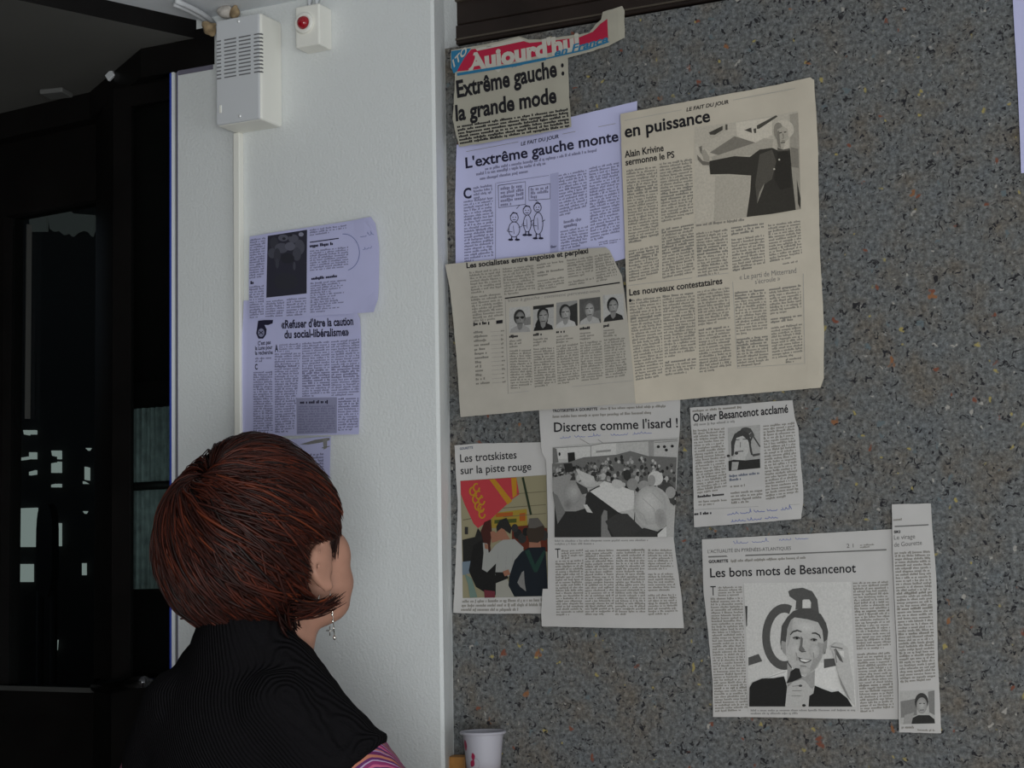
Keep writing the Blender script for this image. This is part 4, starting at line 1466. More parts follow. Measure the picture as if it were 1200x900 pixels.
p.poly(hp((240, 430), (330, 480), (340, 520), (290, 530)), g(.06)); p.poly(hp((195, 420), (230, 360), (240, 420)), g(.05))
p.poly(hp((60, 510), (100, 540), (160, 670), (100, 760), (80, 640)), g(.14)); p.poly(hp((300, 610), (330, 610), (375, 675), (330, 668)), g(.36))
p.poly(hp((880, 470), (960, 430), (1015, 480), (1010, 620), (930, 560)), g(.06))
p.ell(hp((860, 405))[0], 9, 8.5, g(.38)); p.ell(hp((830, 420))[0], 4.5, 6.5, g(.22)); p.ell(hp((565, 448))[0], 7, 5.2, g(.33), 20)
p.ell(hp((640, 380))[0], 4.5, 6.5, g(.035)); p.ell(hp((680, 450))[0], 6.5, 7, g(.2)); p.ell(hp((770, 460))[0], 6.5, 6, g(.22)); p.ell(hp((980, 515))[0], 6, 7, g(.24))
p.poly(hp((690, 860), (770, 790), (880, 820), (950, 770), (950, 862)), g(.04))
p.poly(hp((880, 840), (950, 775), (950, 862), (880, 862)), g(.40))
p.ell(hp((840, 635))[0], 21.5, 25.5, g(.29), -8, 30)
p.soft(hp((825, 615))[0], 19, 23, .27, .36, -10, 6, (-2, -3)); p.soft(hp((905, 720))[0], 7, 12, .25, .21, -10, 4)
p.line(hp((760, 560), (850, 640), (880, 760)), .7, g(.24)); p.line(hp((700, 640), (770, 690), (800, 770)), .7, g(.24)); p.line(hp((840, 520), (920, 600)), .7, g(.25))
p.done('grey photo of a crowd in a hall')

# ---- small clipping with blue handwriting
s = Sheet('newspaper_clipping', 'small square clipping with tiny portrait and blue handwriting along its foot', 'newspaper clipping',
          [(809, 478), (870, 473.5), (929, 469), (931.5, 488), (936, 502), (938.6, 536), (942, 572), (942, 589), (939.5, 608), (880, 613), (814, 618), (813, 575), (811, 511)],
          WALL, .003, CLIPPING, 71, .0012, torn=.25)
h = s.layer('headline')
h.text('Olivier Besancenot acclamé', (812.8, 494.5), (924.3, 483.5), 9.6, BLACKINK, .022)
h.done()
t = s.layer('body_text')
t.block((812, 480), (878, 474.5), (878, 478), (812, 483.5), 1, B_, 1, bold=(0,), last=.8)
t.block((813.3, 495.8), (929, 485.5), (929, 489.5), (813.3, 499.8), 1, grey(.2), 2, last=.9)
t.block((812.6, 503), (849.4, 500.5), (852.4, 574), (817.5, 579), 22, B_, 3)
t.block((895, 497.5), (931.5, 494), (937, 581), (898.6, 586), 25, B_, 4)
t.block((855, 555.6), (890.6, 552), (891, 560.5), (855.3, 564.5), 2, ink('print_slate', (.10, .12, .17)), 5)
t.block((856, 568), (894, 565), (895, 588), (857.8, 591), 6, B_, 6, gap=(1,))
t.block((817.8, 580), (849, 577), (849, 581), (817.8, 584), 1, BLACKINK, 7, bold=(0,), last=.8)
t.block((819, 586), (852, 584), (853, 591), (819, 593), 2, B_, 8)
t.block((814, 600), (844.4, 598), (844.4, 602.3), (814, 604.5), 1, BLACKINK, 9, bold=(0,), last=.8)
t.line([(814, 597.5), (938, 591)], .5, grey(.25))
t.done()
w = s.layer('handwriting')
w.scrawl((853, 603.5), (932, 596.5), 5.5, PENBLUE, 5, .8, 5); w.scrawl((857, 612), (917, 606.8), 5, PENBLUE, 6, .8, 3)
w.done('blue ballpoint note')
p = s.layer('photograph')
def op(*q):
    return [(800 + x * .17773, 465 + y * .17773) for x, y in q]
p.poly(op((300, 205), (515, 185), (518, 470), (308, 490)), g(.27))
p.line(op((330, 390), (335, 290), (370, 235), (415, 215)), 2.4, g(.06)); p.line(op((400, 215), (450, 215), (470, 250), (445, 300), (460, 380), (480, 385)), 2.2, g(.06))
p.line(op((455, 240), (515, 330)), 1.6, g(.06)); p.ell(op((420, 225))[0], 6.5, 4.2, g(.07)); p.ell(op((460, 255))[0], 3, 2.6, g(.08))
p.poly(op((326, 385), (322, 300), (345, 245), (395, 218), (440, 240), (456, 300), (450, 370), (440, 300), (400, 262), (360, 272), (345, 330), (342, 380)), g(.055))
p.poly(op((342, 375), (345, 320), (358, 272), (400, 258), (436, 290), (444, 345), (425, 390), (385, 410), (355, 395)), g(.33))
p.line(op((352, 285), (378, 283)), 1, g(.08)); p.line(op((400, 280), (425, 280)), 1, g(.08)); p.line(op((384, 300), (384, 335)), .9, g(.14)); p.line(op((365, 362), (405, 358)), 1.2, g(.1))
p.ell(op((358, 372))[0], 2.2, 2, g(.05)); p.ell(op((305, 390))[0], 2, 1.6, g(.05)); p.poly(op((460, 380), (515, 372), (515, 385), (470, 395)), g(.07))
p.poly(op((330, 400), (370, 385), (420, 400), (410, 440), (330, 440)), g(.33))
p.poly(op((306, 425), (340, 415), (420, 420), (515, 410), (518, 470), (308, 490)), g(.032)); p.poly(op((330, 430), (375, 430), (365, 482), (325, 486)), g(.26))
p.done('tiny grey portrait of a speaker at a microphone')

# ---- large clipping with the speaker
s = Sheet('newspaper_clipping', 'wide clipping at the lower right with a large portrait of a speaker holding a microphone', 'newspaper clipping',
          [(823, 632), (900, 628), (970, 624.5), (1046, 620), (1048, 690), (1051, 760), (1054, 843), (980, 842), (900, 840.5), (836, 840), (835.5, 797), (830, 740), (824.5, 693)],
          WALL, .003, CLIPPING, 81, .0011, torn=.15)
h = s.layer('headline')
h.text('Les bons mots de Besancenot', (832.7, 676.6), (1003.5, 670.6), 10.6, BLACKINK, .012)
h.text("L'ACTUALITÉ EN PYRÉNÉES-ATLANTIQUES", (830, 648.3), (927.5, 644.4), 4, grey(.09))
h.text('2 1', (992.5, 642), (1000.5, 641.6), 4.6, grey(.1))
h.line([(830.6, 652.6), (930, 648.8), (1039, 644.2)], 1.6, grey(.13))
h.text('GOURETTE', (831, 659.8), (854, 658.8), 3.4, BLACKINK, .04)
h.text('T', (833, 698), (839.5, 697.8), 11, BLACKINK, -.005)
h.done()
t = s.layer('body_text')
t.block((857, 655), (1031, 647), (1031, 651.3), (857, 659.3), 1, B_, 1, last=.95)
t.block((1008, 637.5), (1026, 636.5), (1026, 641.5), (1008, 642.5), 2, B_, 2)
t.block((842, 687), (870, 686), (870.5, 698), (842, 699), 4, B_, 3)
t.block((833, 700), (870.5, 699), (877, 833), (838.5, 834.5), 41, B_, 4, bold=(32,))
t.block((1000, 681.5), (1041, 680), (1048, 833), (1009, 835), 46, B_, 5, bold=(10, 36), gap=(24,))
t.block((880, 830.5), (1003, 830), (1003, 837), (880, 837.5), 2, grey(.2), 6)
t.line([(872, 685), (877, 834)], .4, grey(.28)); t.line([(1000, 681), (1006, 833)], .4, grey(.28))
t.done()
w = s.layer('handwriting'); w.scrawl((860, 637.5), (905, 634.5), 4.5, PENBLUE, 7, .6, 2); w.scrawl((913, 634), (953, 631), 4.5, PENBLUE, 8, .6, 2); w.done('faint blue pen note')
p = s.layer('photograph')
def bp_(*q):
    return [(870 + x * .1722, 680 + y * .1722) for x, y in q]
p.poly(bp_((12, 20), (740, 10), (775, 858), (52, 858)), g(.40))
p.poly(bp_((90, 690), (330, 590), (330, 560), (740, 560), (770, 760), (775, 858), (700, 858), (480, 780), (90, 780)), g(.47))
p.line(bp_((150, 670), (300, 620)), .8, g(.28))
SIGN = g(.085)
def ring(cx, cy, rx0, ry0, rx1, ry1, a0, a1, n=22):
    out = [(cx + rx0 * math.cos(R(a0 + (a1 - a0) * k / n)), cy + ry0 * math.sin(R(a0 + (a1 - a0) * k / n))) for k in range(n + 1)]
    inn = [(cx + rx1 * math.cos(R(a1 - (a1 - a0) * k / n)), cy + ry1 * math.sin(R(a1 - (a1 - a0) * k / n))) for k in range(n + 1)]
    return bp_(*(out + inn))
p.poly(ring(290, 385, 152, 225, 98, 165, 70, 290), SIGN)
p.poly(bp_((315, 75), (345, 58), (415, 50), (480, 75), (515, 130), (527, 225), (470, 200), (472, 150), (460, 130), (420, 130), (412, 190), (365, 200), (370, 140), (325, 110)), SIGN)
p.poly(bp_((414, 135), (455, 133), (470, 150), (470, 182), (414, 186)), g(.44))
p.poly(bp_((45, 525), (115, 500), (140, 550), (45, 580)), SIGN)
p.poly(bp_((560, 535), (640, 530), (645, 580), (560, 598)), SIGN)
p.poly(bp_((22, 175), (38, 175), (36, 310), (30, 315)), g(.05))
p.poly(bp_((268, 470), (262, 420), (272, 310), (310, 250), (350, 210), (400, 190), (470, 190), (540, 230), (575, 290), (590, 350), (580, 430), (570, 500), (540, 500), (300, 480)), g(.075))
p.poly(bp_((272, 410), (300, 420), (310, 520), (280, 490), (266, 450)), g(.24)); p.poly(bp_((560, 420), (585, 400), (580, 460), (556, 510)), g(.22))
p.poly(bp_((300, 430), (312, 330), (335, 270), (360, 252), (450, 265), (520, 285), (550, 340), (560, 430), (550, 520), (520, 585), (470, 640), (430, 650), (370, 625), (320, 560), (302, 500)), g(.33))
p.poly(bp_((310, 560), (330, 590), (380, 640), (430, 655), (500, 610), (495, 720), (450, 780), (310, 720)), g(.25))
p.poly(bp_((520, 420), (560, 430), (545, 530), (500, 600), (440, 648), (480, 560)), g(.25))
p.poly(bp_((310, 330), (330, 280), (350, 260), (345, 330), (325, 420), (308, 470)), g(.27))
p.soft(bp_((440, 320))[0], 15, 8, .335, .40, 5, 5); p.soft(bp_((370, 470))[0], 7, 9, .33, .38, 0, 4); p.soft(bp_((495, 480))[0], 6, 9, .30, .35, 0, 4); p.soft(bp_((430, 610))[0], 7, 4.5, .29, .34, 0, 4)
p.line(bp_((332, 372), (350, 350), (380, 340), (410, 350)), [1, 1.7, 1.8, 1.2], g(.05)); p.line(bp_((480, 360), (505, 358), (530, 372), (540, 395)), [1.2, 1.8, 1.6, 1], g(.05))
for a, b2 in (((350, 392), (400, 395)), ((472, 404), (515, 405))):
    p.ell(bp_(((a[0] + b2[0]) / 2, a[1]))[0], 4.2, 2, g(.20)); p.line(bp_(a, ((a[0] + b2[0]) / 2, a[1] - 8), b2), 1.1, g(.05)); p.ell(bp_(((a[0] + b2[0]) / 2 + 3, a[1] + 1))[0], 1.5, 1.4, g(.025))
p.poly(bp_((405, 380), (420, 395), (415, 450), (435, 475), (410, 488), (390, 470), (400, 440)), g(.14))
p.line(bp_((395, 475), (412, 487), (440, 482)), 1, g(.07))
p.poly(bp_((385, 520), (420, 535), (480, 540), (465, 555), (430, 565), (400, 552)), g(.10)); p.poly(bp_((400, 534), (470, 543), (440, 555), (408, 548)), g(.50))
p.line(bp_((372, 490), (380, 520), (378, 545)), .9, g(.20)); p.line(bp_((490, 490), (495, 530)), .9, g(.22)); p.line(bp_((400, 580), (445, 585)), 1.2, g(.20))
SHIRT = g(.022)
p.poly(bp_((52, 858), (55, 730), (75, 695), (140, 668), (220, 665), (290, 652), (310, 720), (300, 858)), SHIRT)
p.poly(bp_((450, 858), (462, 780), (490, 770), (500, 715), (560, 740), (615, 760), (660, 752), (720, 800), (755, 858)), SHIRT)
p.poly(bp_((296, 858), (310, 730), (350, 690), (410, 670), (440, 690), (470, 730), (492, 740), (480, 775), (462, 785), (456, 858)), g(.33))
p.poly(bp_((305, 700), (330, 650), (335, 620), (370, 596), (395, 600), (412, 660), (395, 668), (345, 690)), g(.030))
p.line(bp_((345, 720), (400, 715)), 1, g(.2)); p.line(bp_((345, 750), (410, 750)), 1, g(.2)); p.line(bp_((340, 785), (405, 785)), 1, g(.2)); p.ell(bp_((402, 716))[0], 2.2, 1.4, g(.06)); p.ell(bp_((425, 850))[0], 2.2, 1.6, g(.03))
p.poly(bp_((605, 450), (640, 425), (690, 432), (725, 460), (730, 500), (740, 560), (765, 700), (775, 858), (745, 820), (700, 730), (665, 650), (640, 560), (625, 490)), g(.34))
p.poly(bp_((630, 470), (645, 462), (680, 520), (695, 560), (670, 545), (650, 510)), g(.10)); p.poly(bp_((665, 478), (700, 480), (700, 525), (680, 510)), g(.46))
p.line(bp_((612, 450), (650, 455), (690, 465)), 1.4, g(.12)); p.line(bp_((640, 470), (645, 530), (650, 560)), 1.3, g(.18)); p.poly(bp_((660, 640), (700, 720), (748, 822), (720, 790), (680, 710)), g(.2))
p.done('large grey portrait of a smiling speaker with a microphone, sign letters behind')

# ---- narrow strip
s = Sheet('newspaper_clipping', 'narrow vertical strip of newsprint with a thumbnail photo at its foot, rightmost clipping', 'newspaper clipping',
          [(1045.5, 591), (1091, 590), (1093, 622), (1096, 655), (1098, 686), (1098.5, 730), (1099.5, 773), (1102, 820), (1103.5, 859), (1054, 858), (1053.5, 815), (1051, 750), (1048, 680), (1046, 622)],
          WALL, .0065, CLIPPING, 91, .0010, torn=.2)
h = s.layer('headline')
h.text('Le virage', (1048.4, 632.5), (1073, 631), 5.2, grey(.12), .0)
h.text('de Gourette', (1048.6, 641), (1081, 638.3), 5.2, grey(.12), .0)
h.line([(1049, 617), (1088.7, 615)], 1.5, grey(.13))
h.text('SKI', (1048.3, 624.8), (1055.5, 624.5), 3, BLACKINK, .04)
h.done()
t = s.layer('body_text')
t.block((1047.5, 607), (1069, 605.5), (1069, 609.5), (1047.5, 611), 1, B_, 1)
t.block((1049, 646), (1090.5, 644.5), (1097, 797), (1055.5, 800), 42, B_, 2, bold=(13, 18, 26))
t.block((1057, 849.5), (1080, 849.5), (1080, 854), (1057, 854), 1, B_, 3); t.block((1076, 853.5), (1099, 854), (1099, 857), (1076, 856.5), 1, B_, 4)
t.done()
p = s.layer('photograph')
def vp(*q):
    return [(1030 + x * .3226, 580 + y * .3222) for x, y in q]
p.poly(vp((78, 712), (204, 708), (206, 830), (80, 834)), g(.30))
p.poly(vp((80, 750), (140, 740), (140, 800), (82, 810)), g(.17)); p.poly(vp((180, 715), (204, 710), (205, 800), (185, 790)), g(.17)); p.poly(vp((95, 800), (130, 790), (120, 832), (90, 833)), g(.24))
p.poly(vp((120, 832), (125, 810), (145, 800), (185, 800), (204, 815), (206, 830)), g(.035))
p.ell(vp((157, 752))[0], 8, 10.5, g(.05)); p.soft(vp((158, 765))[0], 6.3, 9.5, .22, .30, 0, 4); p.line(vp((148, 758), (157, 757)), 1, g(.06)); p.line(vp((162, 757), (170, 758)), 1, g(.06)); p.line(vp((151, 782), (166, 781)), 1, g(.09))
p.done('thumbnail grey portrait')

# ---- blank sheet at the right edge of the photograph
s = Sheet('paper_sheet', 'blank bluish-white sheet at the right edge, beyond the big newspaper page', 'sheet of paper',
          [(1185, -40), (1290, -62), (1304, 186), (1197.5, 204), (1193, 110)], WALL, .003, COPY, 95, .0008, curls=((1197, 203, .03, .003),))

# ---- photocopies on the pier
s = Sheet('photocopied_page', 'lilac photocopy low on the pier, mostly hidden behind the woman’s hair', 'photocopy',
          [(305, 517), (345, 514.5), (388, 511.5), (387, 560), (386, 600), (305, 604), (304, 560)], PIER, .002, COPYLEFT, 101, .0006)
t = s.layer('drawing')
t.poly([(352, 521), (370, 515.5), (387, 513), (387, 516), (375, 519), (362, 521)], grey(.17))
t.poly([(379, 514), (384, 513), (384, 525), (380, 527)], grey(.2)); t.line([(378, 525), (387, 523)], 1, grey(.15))
t.block((308, 535), (380, 530), (380, 595), (308, 600), 18, COPYINK, 2)
t.done()
s = Sheet('photocopied_page', 'lilac photocopied article with a pointing hand symbol beside its headline, on the pier', 'photocopy',
          [(286, 352), (350, 356), (415, 366), (421, 367), (424.3, 374), (424, 400), (423, 450), (420.7, 509), (350, 510.5), (283, 511.5), (283.5, 430)], PIER, .0045, COPYLEFT, 111, .0008, curls=((423, 370, .025, .004),))
h = s.layer('headline')
h.text("«Refuser d'être la caution", (330.3, 385), (416, 381), 9.6, COPYBLACK, .03)
h.text('du social-libéralisme»', (334, 396.6), (410, 393.2), 9.4, COPYBLACK, .03)
h.text("C'est pas", (303, 404.8), (318, 403.2), 4.6, COPYBLACK, .02)
h.text('la Lune pour', (300, 410.4), (320, 409), 4.6, COPYBLACK, .02)
h.text('la recherche', (300, 416), (320.4, 415), 4.6, COPYBLACK, .02)
h.text('A', (322.8, 412.4), (327, 412.2), 8.4, COPYBLACK, .03); h.text('C', (299.8, 433.2), (302.9, 433), 6.4, COPYBLACK, .03)
h.line([(367, 370), (395, 368.5)], .7, COPYINK)
h.done()
p = s.layer('hand_symbol')
p.poly([(303, 376), (310, 375.2), (320.5, 375), (320, 379), (315, 381), (310.5, 381), (313, 386), (312.5, 392), (309, 397), (303.5, 397), (301, 391), (302, 384)], COPYBLACK)
p.ell((306.8, 390), 3.8, 5, ink('photocopy_mid', (.24, .24, .36))); p.line([(304, 388), (309, 392)], .9, COPYBLACK); p.line([(304, 392), (309, 388)], .9, COPYBLACK)
p.done()
p = s.layer('tinted_box')
p.poly([(347.8, 466.5), (395, 465.5), (395, 507.5), (348.5, 509)], ink('photocopy_box_tint', (.29, .29, .43)))
p.block((352, 469), (388, 468), (388, 473), (352, 474), 1, COPYBLACK, 1, bold=(0,), last=.9)
p.block((350, 475), (393, 474), (393, 506), (350, 507.5), 11, COPYINK, 2)
p.done()
t = s.layer('body_text')
t.block((300, 418.5), (319, 417.5), (319, 424), (300, 425), 2, COPYINK, 1)
t.block((298, 435), (320, 434.5), (320.5, 508), (297.5, 509), 26, COPYINK, 2)
t.block((328, 403), (353, 401.5), (353, 412), (328, 413), 4, COPYINK, 3)
t.block((322.5, 413.5), (353, 412.5), (345, 506), (323, 507.5), 32, COPYINK, 4, bold=(5,))
t.block((354.8, 401.3), (386.5, 399), (387, 464), (354.5, 465.5), 22, COPYINK, 5, bold=(11, 12, 13, 14, 15, 16, 17))
t.block((388.5, 399), (422, 396.5), (421, 463), (388.6, 464.5), 22, COPYINK, 6, bold=(10, 11, 12, 13, 14))
t.block((396.4, 466), (420.7, 465), (420, 504), (396.5, 505), 13, COPYINK, 7, bold=(0, 1, 2, 3), gap=())
t.done()
s = Sheet('photocopied_page', 'lilac photocopy with a dark photo and a penned circle, uppermost on the pier', 'photocopy',
          [(293, 277.4), (314.7, 273.8), (360.9, 266.8), (400, 261), (431.7, 255.8), (437.4, 255), (442.5, 263), (444.7, 290), (444, 351), (439.5, 366), (400, 368.5), (350, 371.5), (292, 374.5), (292, 330)],
          PIER, .0075, COPYLEFT, 121, .0008, curls=((438, 257, .03, .006), (443, 362, .02, .003)))
t = s.layer('body_text')
t.block((294, 280), (312, 277.5), (310, 325), (293, 327), 16, COPYINK, 1)
t.block((294, 329), (304, 328), (304, 333), (294, 334), 1, COPYBLACK, 2, bold=(0,))
t.block((293, 335), (310, 333.5), (309.5, 372), (293, 373.5), 13, COPYINK, 3)
t.block((312.5, 352), (334, 350), (333, 371), (311.5, 372), 7, COPYINK, 4)
t.block((336.5, 349.5), (359.5, 347.5), (359, 369.5), (336, 371), 7, COPYINK, 5)
t.block((363.8, 268.5), (407, 263), (407, 271), (363.8, 277), 3, COPYINK, 6)
t.line([(364, 284.3), (398, 279.6)], 1.2, COPYBLACK)
t.block((363.8, 286), (406.5, 281.5), (406.5, 286.3), (363.8, 291), 1, COPYBLACK, 7, bold=(0,), last=.9)
t.block((364, 293), (409, 288.5), (409, 313.5), (364, 318), 9, COPYINK, 8)
t.block((365.5, 324.5), (406, 320), (406, 324.5), (365.5, 329), 1, COPYBLACK, 9, bold=(0,), last=.9)
t.block((364.5, 331), (408, 326.5), (402, 364), (364, 367), 13, COPYINK, 10, ragged=True)
t.done()
p = s.layer('photograph')
p.poly([(314.7, 276.7), (360.9, 269.5), (360, 344), (312.7, 349)], ink('photocopy_dark', (.035, .034, .05)))
for x, y, rx, ry, v in ((322, 285, 5, 7, .05), (333, 279, 6, 4, .11), (345, 280, 6, 5, .10), (352, 290, 6, 9, .085), (331, 291, 8, 6, .09), (341, 289, 6, 5, .12), (354, 275, 3, 2.5, .25),
                        (320, 297, 5, 6, .075), (349, 298, 5, 8, .07), (326, 300, 4, 9, .05), (338, 303, 8, 6, .03), (334, 280, 2, 1.6, .03), (342, 276, 2, 1.4, .03), (326, 309, 2, 6, .06), (346, 312, 1.6, 5, .07), (336, 330, 14, 10, .036)):
    p.ell((x, y), rx, ry, ink('photocopy_tone_%03d' % (v * 1000), (v, v, v * 1.3)))
p.done('dark murky photo')
w = s.layer('handwriting')
w.arc((404, 296), 18, 21.5, -95, 75, .8, PENBLUE, 26)
w.scrawl((424.5, 278.5), (441, 275.5), 5, PENBLUE, 11, .6, 2); w.scrawl((426.5, 293), (440, 290.5), 5, PENBLUE, 12, .6, 1)
w.done('penned circle and note')

# ================================================================== the woman reading the clippings
HEAD = at_depth(318, 630, 2.05)
FOOT = Vector((HEAD.x, HEAD.y - .04, 0))
TILT = Matrix.Rotation(R(-10), 3, 'Z') @ Matrix.Rotation(R(7), 3, 'X')                   # chin slightly raised
SKIN = mat('warm_skin', (.46, .24, .17), .5, spec=.35, noise=(40, .08))


def hw(p):
    """Head coordinates (x right, y face, z up) to the room."""
    return HEAD + TILT @ Vector(p)


def bw(x, y, z):
    """Body coordinates, z measured from the head's centre."""
    return HEAD + Vector((x, y, z))


def capsule(bm, a, b, ra, rb, n=16):
    a, b = Vector(a), Vector(b)
    steps = max(2, int((b - a).length / .02))
    for k in range(steps + 1):
        t = k / steps
        add_ball(bm, a.lerp(b, t), ra + (rb - ra) * t, 2)


def fuse(name, bm, voxel, smooth, mats, parent, origin):
    """Fuse overlapping volumes into one continuous skin."""
    me = bpy.data.meshes.new(name)
    bm.to_mesh(me); bm.free()
    o = bpy.data.objects.new(name, me)
    COL.objects.link(o)
    r_ = o.modifiers.new('r', 'REMESH'); r_.mode = 'VOXEL'; r_.voxel_size = voxel
    s_ = o.modifiers.new('s', 'SMOOTH'); s_.factor = .5; s_.iterations = smooth
    dg = bpy.context.evaluated_depsgraph_get()
    out = bpy.data.meshes.new_from_object(o.evaluated_get(dg))
    bpy.data.objects.remove(o); bpy.data.meshes.remove(me)
    out.name = name
    out.transform(Matrix.Translation(-Vector(origin)))
    for p in out.polygons:
        p.use_smooth = True
    for mt in mats:
        out.materials.append(mt)
    ob = bpy.data.objects.new(name, out)
    COL.objects.link(ob)
    if parent:
        ob.parent = parent
    else:
        ob.location = origin
    return ob


# --- body: head, face, ears, neck, trunk, arms with hands, legs: one skin
bm = bmesh.new()
def hb(c, r):
    g = bmesh.new(); add_ball(g, c, r, 3)
    for v in g.verts:
        v.co = hw(v.co)
    t_ = bpy.data.meshes.new('t'); g.to_mesh(t_); g.free(); bm.from_mesh(t_); bpy.data.meshes.remove(t_)
def hc(a, b, ra, rb):
    capsule(bm, hw(a), hw(b), ra, rb)
hb((0, -.015, .028), (.073, .093, .086))
hb((0, .030, -.030), (.063, .060, .080))
hb((0, .045, -.075), (.048, .045, .045))
hb((0, .082, -.100), (.023, .017, .018)); hb((0, .055, -.100), (.040, .036, .020))
for sx in (-1, 1):
    hb((sx * .041, .050, -.030), (.026, .034, .036)); hb((sx * .040, .050, -.062), (.026, .036, .034))        # cheek
    hb((sx * .043, .034, -.086), (.021, .044, .026))        # jaw
    hb((sx * .026, .076, .020), (.026, .014, .010))         # brow
    # ear: shell, rim and lobe
    hb((sx * .078, -.004, -.034), (.008, .022, .027))
    rim = [(sx * .076, .016, -.030), (sx * .081, .015, -.012), (sx * .088, .002, -.002), (sx * .094, -.016, -.006), (sx * .097, -.028, -.022), (sx * .093, -.024, -.044), (sx * .083, -.006, -.060)]
    for p, q in zip(rim, rim[1:]):
        hc(p, q, .0045, .0045)
    hb((sx * .082, .002, -.060), (.006, .009, .010))
hc((0, .088, .012), (0, .102, -.025), .0075, .010)            # nose
hb((0, .099, -.030), (.015, .012, .009))
hb((0, .090, -.058), (.021, .010, .006)); hb((0, .089, -.069), (.019, .010, .007))
capsule(bm, hw((0, .004, -.075)), bw(0, -.034, -.200), .054, .058)
# trunk
for c, r_ in (((0, -.045, -.30), (.150, .085, .12)), ((0, -.035, -.46), (.145, .100, .18)), ((0, -.035, -.66), (.150, .100, .16))):
    add_ball(bm, bw(*c), r_, 3)
JOINTS = {}
for sx in (-1, 1):
    capsule(bm, bw(sx * .03, -.05, -.20), bw(sx * .100, -.045, -.236), .045, .042)
    sh, el, wr = bw(sx * .106, -.04, -.238), bw(sx * .262, .01, -.45), bw(sx * .21, .13, -.67)
    JOINTS[sx] = (sh, el, wr)
    capsule(bm, sh, el, .044, .036); capsule(bm, el, wr, .035, .024)
    # relaxed hand: palm, four fingers of different lengths and a thumb
    d = (wr - el).normalized()
    side = Vector((1, 0, 0)).cross(d).normalized()
    palm = wr + d * .045
    for k in range(4):
        u = (k - 1.5) * .017
        capsule(bm, wr + d * .005 + side * u * .7, palm + d * .035 + side * u, .011, .010)
        L_ = (.062, .072, .068, .052)[k]
        kn = palm + d * .04 + side * u * 1.1
        md = kn + d * L_ * .5 + Vector((-sx * .006, 0, -.004))
        tipf = md + (d + Vector((-sx * .35, 0, -.25))).normalized() * L_ * .5
        capsule(bm, kn, md, .0085, .008); capsule(bm, md, tipf, .008, .0065)
    th = wr + d * .02 - side * -.028
    capsule(bm, th, th + d * .03 + side * .018, .011, .0095); capsule(bm, th + d * .03 + side * .018, th + d * .058 + side * .022, .009, .0075)
    hip, kne, ank = bw(sx * .085, -.035, -.72), bw(sx * .095, -.02, -1.02), Vector((HEAD.x + sx * .10, HEAD.y - .05, .09))
    capsule(bm, hip, kne, .080, .052); capsule(bm, kne, ank, .050, .034)
    capsule(bm, ank, ank + Vector((0, .13, -.055)), .035, .026)
person = fuse('person', bm, .0055, 5, [SKIN], None, FOOT)
tag(person, 'woman with short auburn hair and black knitted vest seen from behind, reading the clippings', 'person')

# --- eyes (seen only from beside her)
for sx in (-1, 1):
    bm = bmesh.new(); add_ball(bm, hw((sx * .030, .0735, .002)), (.0125, .0110, .0075), 3)
    ey = obj('eye', bm_mesh(bm, 'eye', True, FOOT), mat('eye_white', (.6, .58, .55), .2), person)
    bm = bmesh.new(); add_ball(bm, hw((sx * .030, .0832, .003)), (.0056, .0034, .0058), 2)
    obj('iris', bm_mesh(bm, 'iris', True, FOOT), mat('brown_iris', (.05, .025, .012), .15), ey)
    bm = bmesh.new(); add_tube(bm, [hw((sx * x, y, z)) for x, y, z in ((.013, .088, .022), (.028, .088, .027), (.044, .077, .023))], [.0016, .0022, .0012], 8)
    obj('eyebrow', bm_mesh(bm, 'eyebrow', True, FOOT), mat('brow_brown', (.04, .018, .012), .8), person)


# --- blouse with purple and pink stripes
def striped():
    mt = bpy.data.materials.new('purple_striped_cotton')
    mt.use_nodes = True
    nt = mt.node_tree
    b = nt.nodes['Principled BSDF']
    b.inputs['Roughness'].default_value = .8
    g_ = nt.nodes.new('ShaderNodeNewGeometry')
    mp = nt.nodes.new('ShaderNodeMapping')
    mp.inputs['Rotation'].default_value = (R(10), R(-20), R(25))
    nt.links.new(g_.outputs['Position'], mp.inputs['Vector'])
    w = nt.nodes.new('ShaderNodeTexWave')
    w.bands_direction = 'X'; w.wave_profile = 'SAW'
    w.inputs['Scale'].default_value = 20; w.inputs['Distortion'].default_value = 1.2; w.inputs['Detail Scale'].default_value = 1.5
    nt.links.new(mp.outputs[0], w.inputs['Vector'])
    rp = nt.nodes.new('ShaderNodeValToRGB')
    rp.color_ramp.interpolation = 'CONSTANT'
    e = rp.color_ramp.elements
    stops = [(0, (.12, .010, .08)), (.16, (.45, .16, .10)), (.30, (.10, .012, .10)), (.42, (.42, .30, .45)), (.48, (.22, .02, .11)), (.64, (.48, .10, .20)), (.74, (.06, .012, .09)), (.86, (.40, .13, .12)), (.94, (.30, .20, .36))]
    while len(e) < len(stops):
        e.new(.5)
    for i, (p, c) in enumerate(stops):
        e[i].position = p; e[i].color = (*c, 1)
    nt.links.new(w.outputs['Fac'], rp.inputs['Fac'])
    nt.links.new(rp.outputs['Color'], b.inputs['Base Color'])
    return mt


bm = bmesh.new()
for sx in (-1, 1):
    sh, el, wr = JOINTS[sx]
    capsule(bm, sh.lerp(el, .12), el, .054, .050); capsule(bm, el, el.lerp(wr, .82), .049, .036)
for c, r_ in (((0, -.040, -.265), (.095, .070, .075)), ((0, -.045, -.34), (.138, .098, .11)), ((0, -.035, -.48), (.146, .108, .18)), ((0, -.035, -.64), (.168, .118, .12))):
    add_ball(bm, bw(*c), r_, 3)
fuse('blouse', bm, .006, 4, [striped()], person, FOOT)['label'] = 'purple and pink striped blouse sleeves'


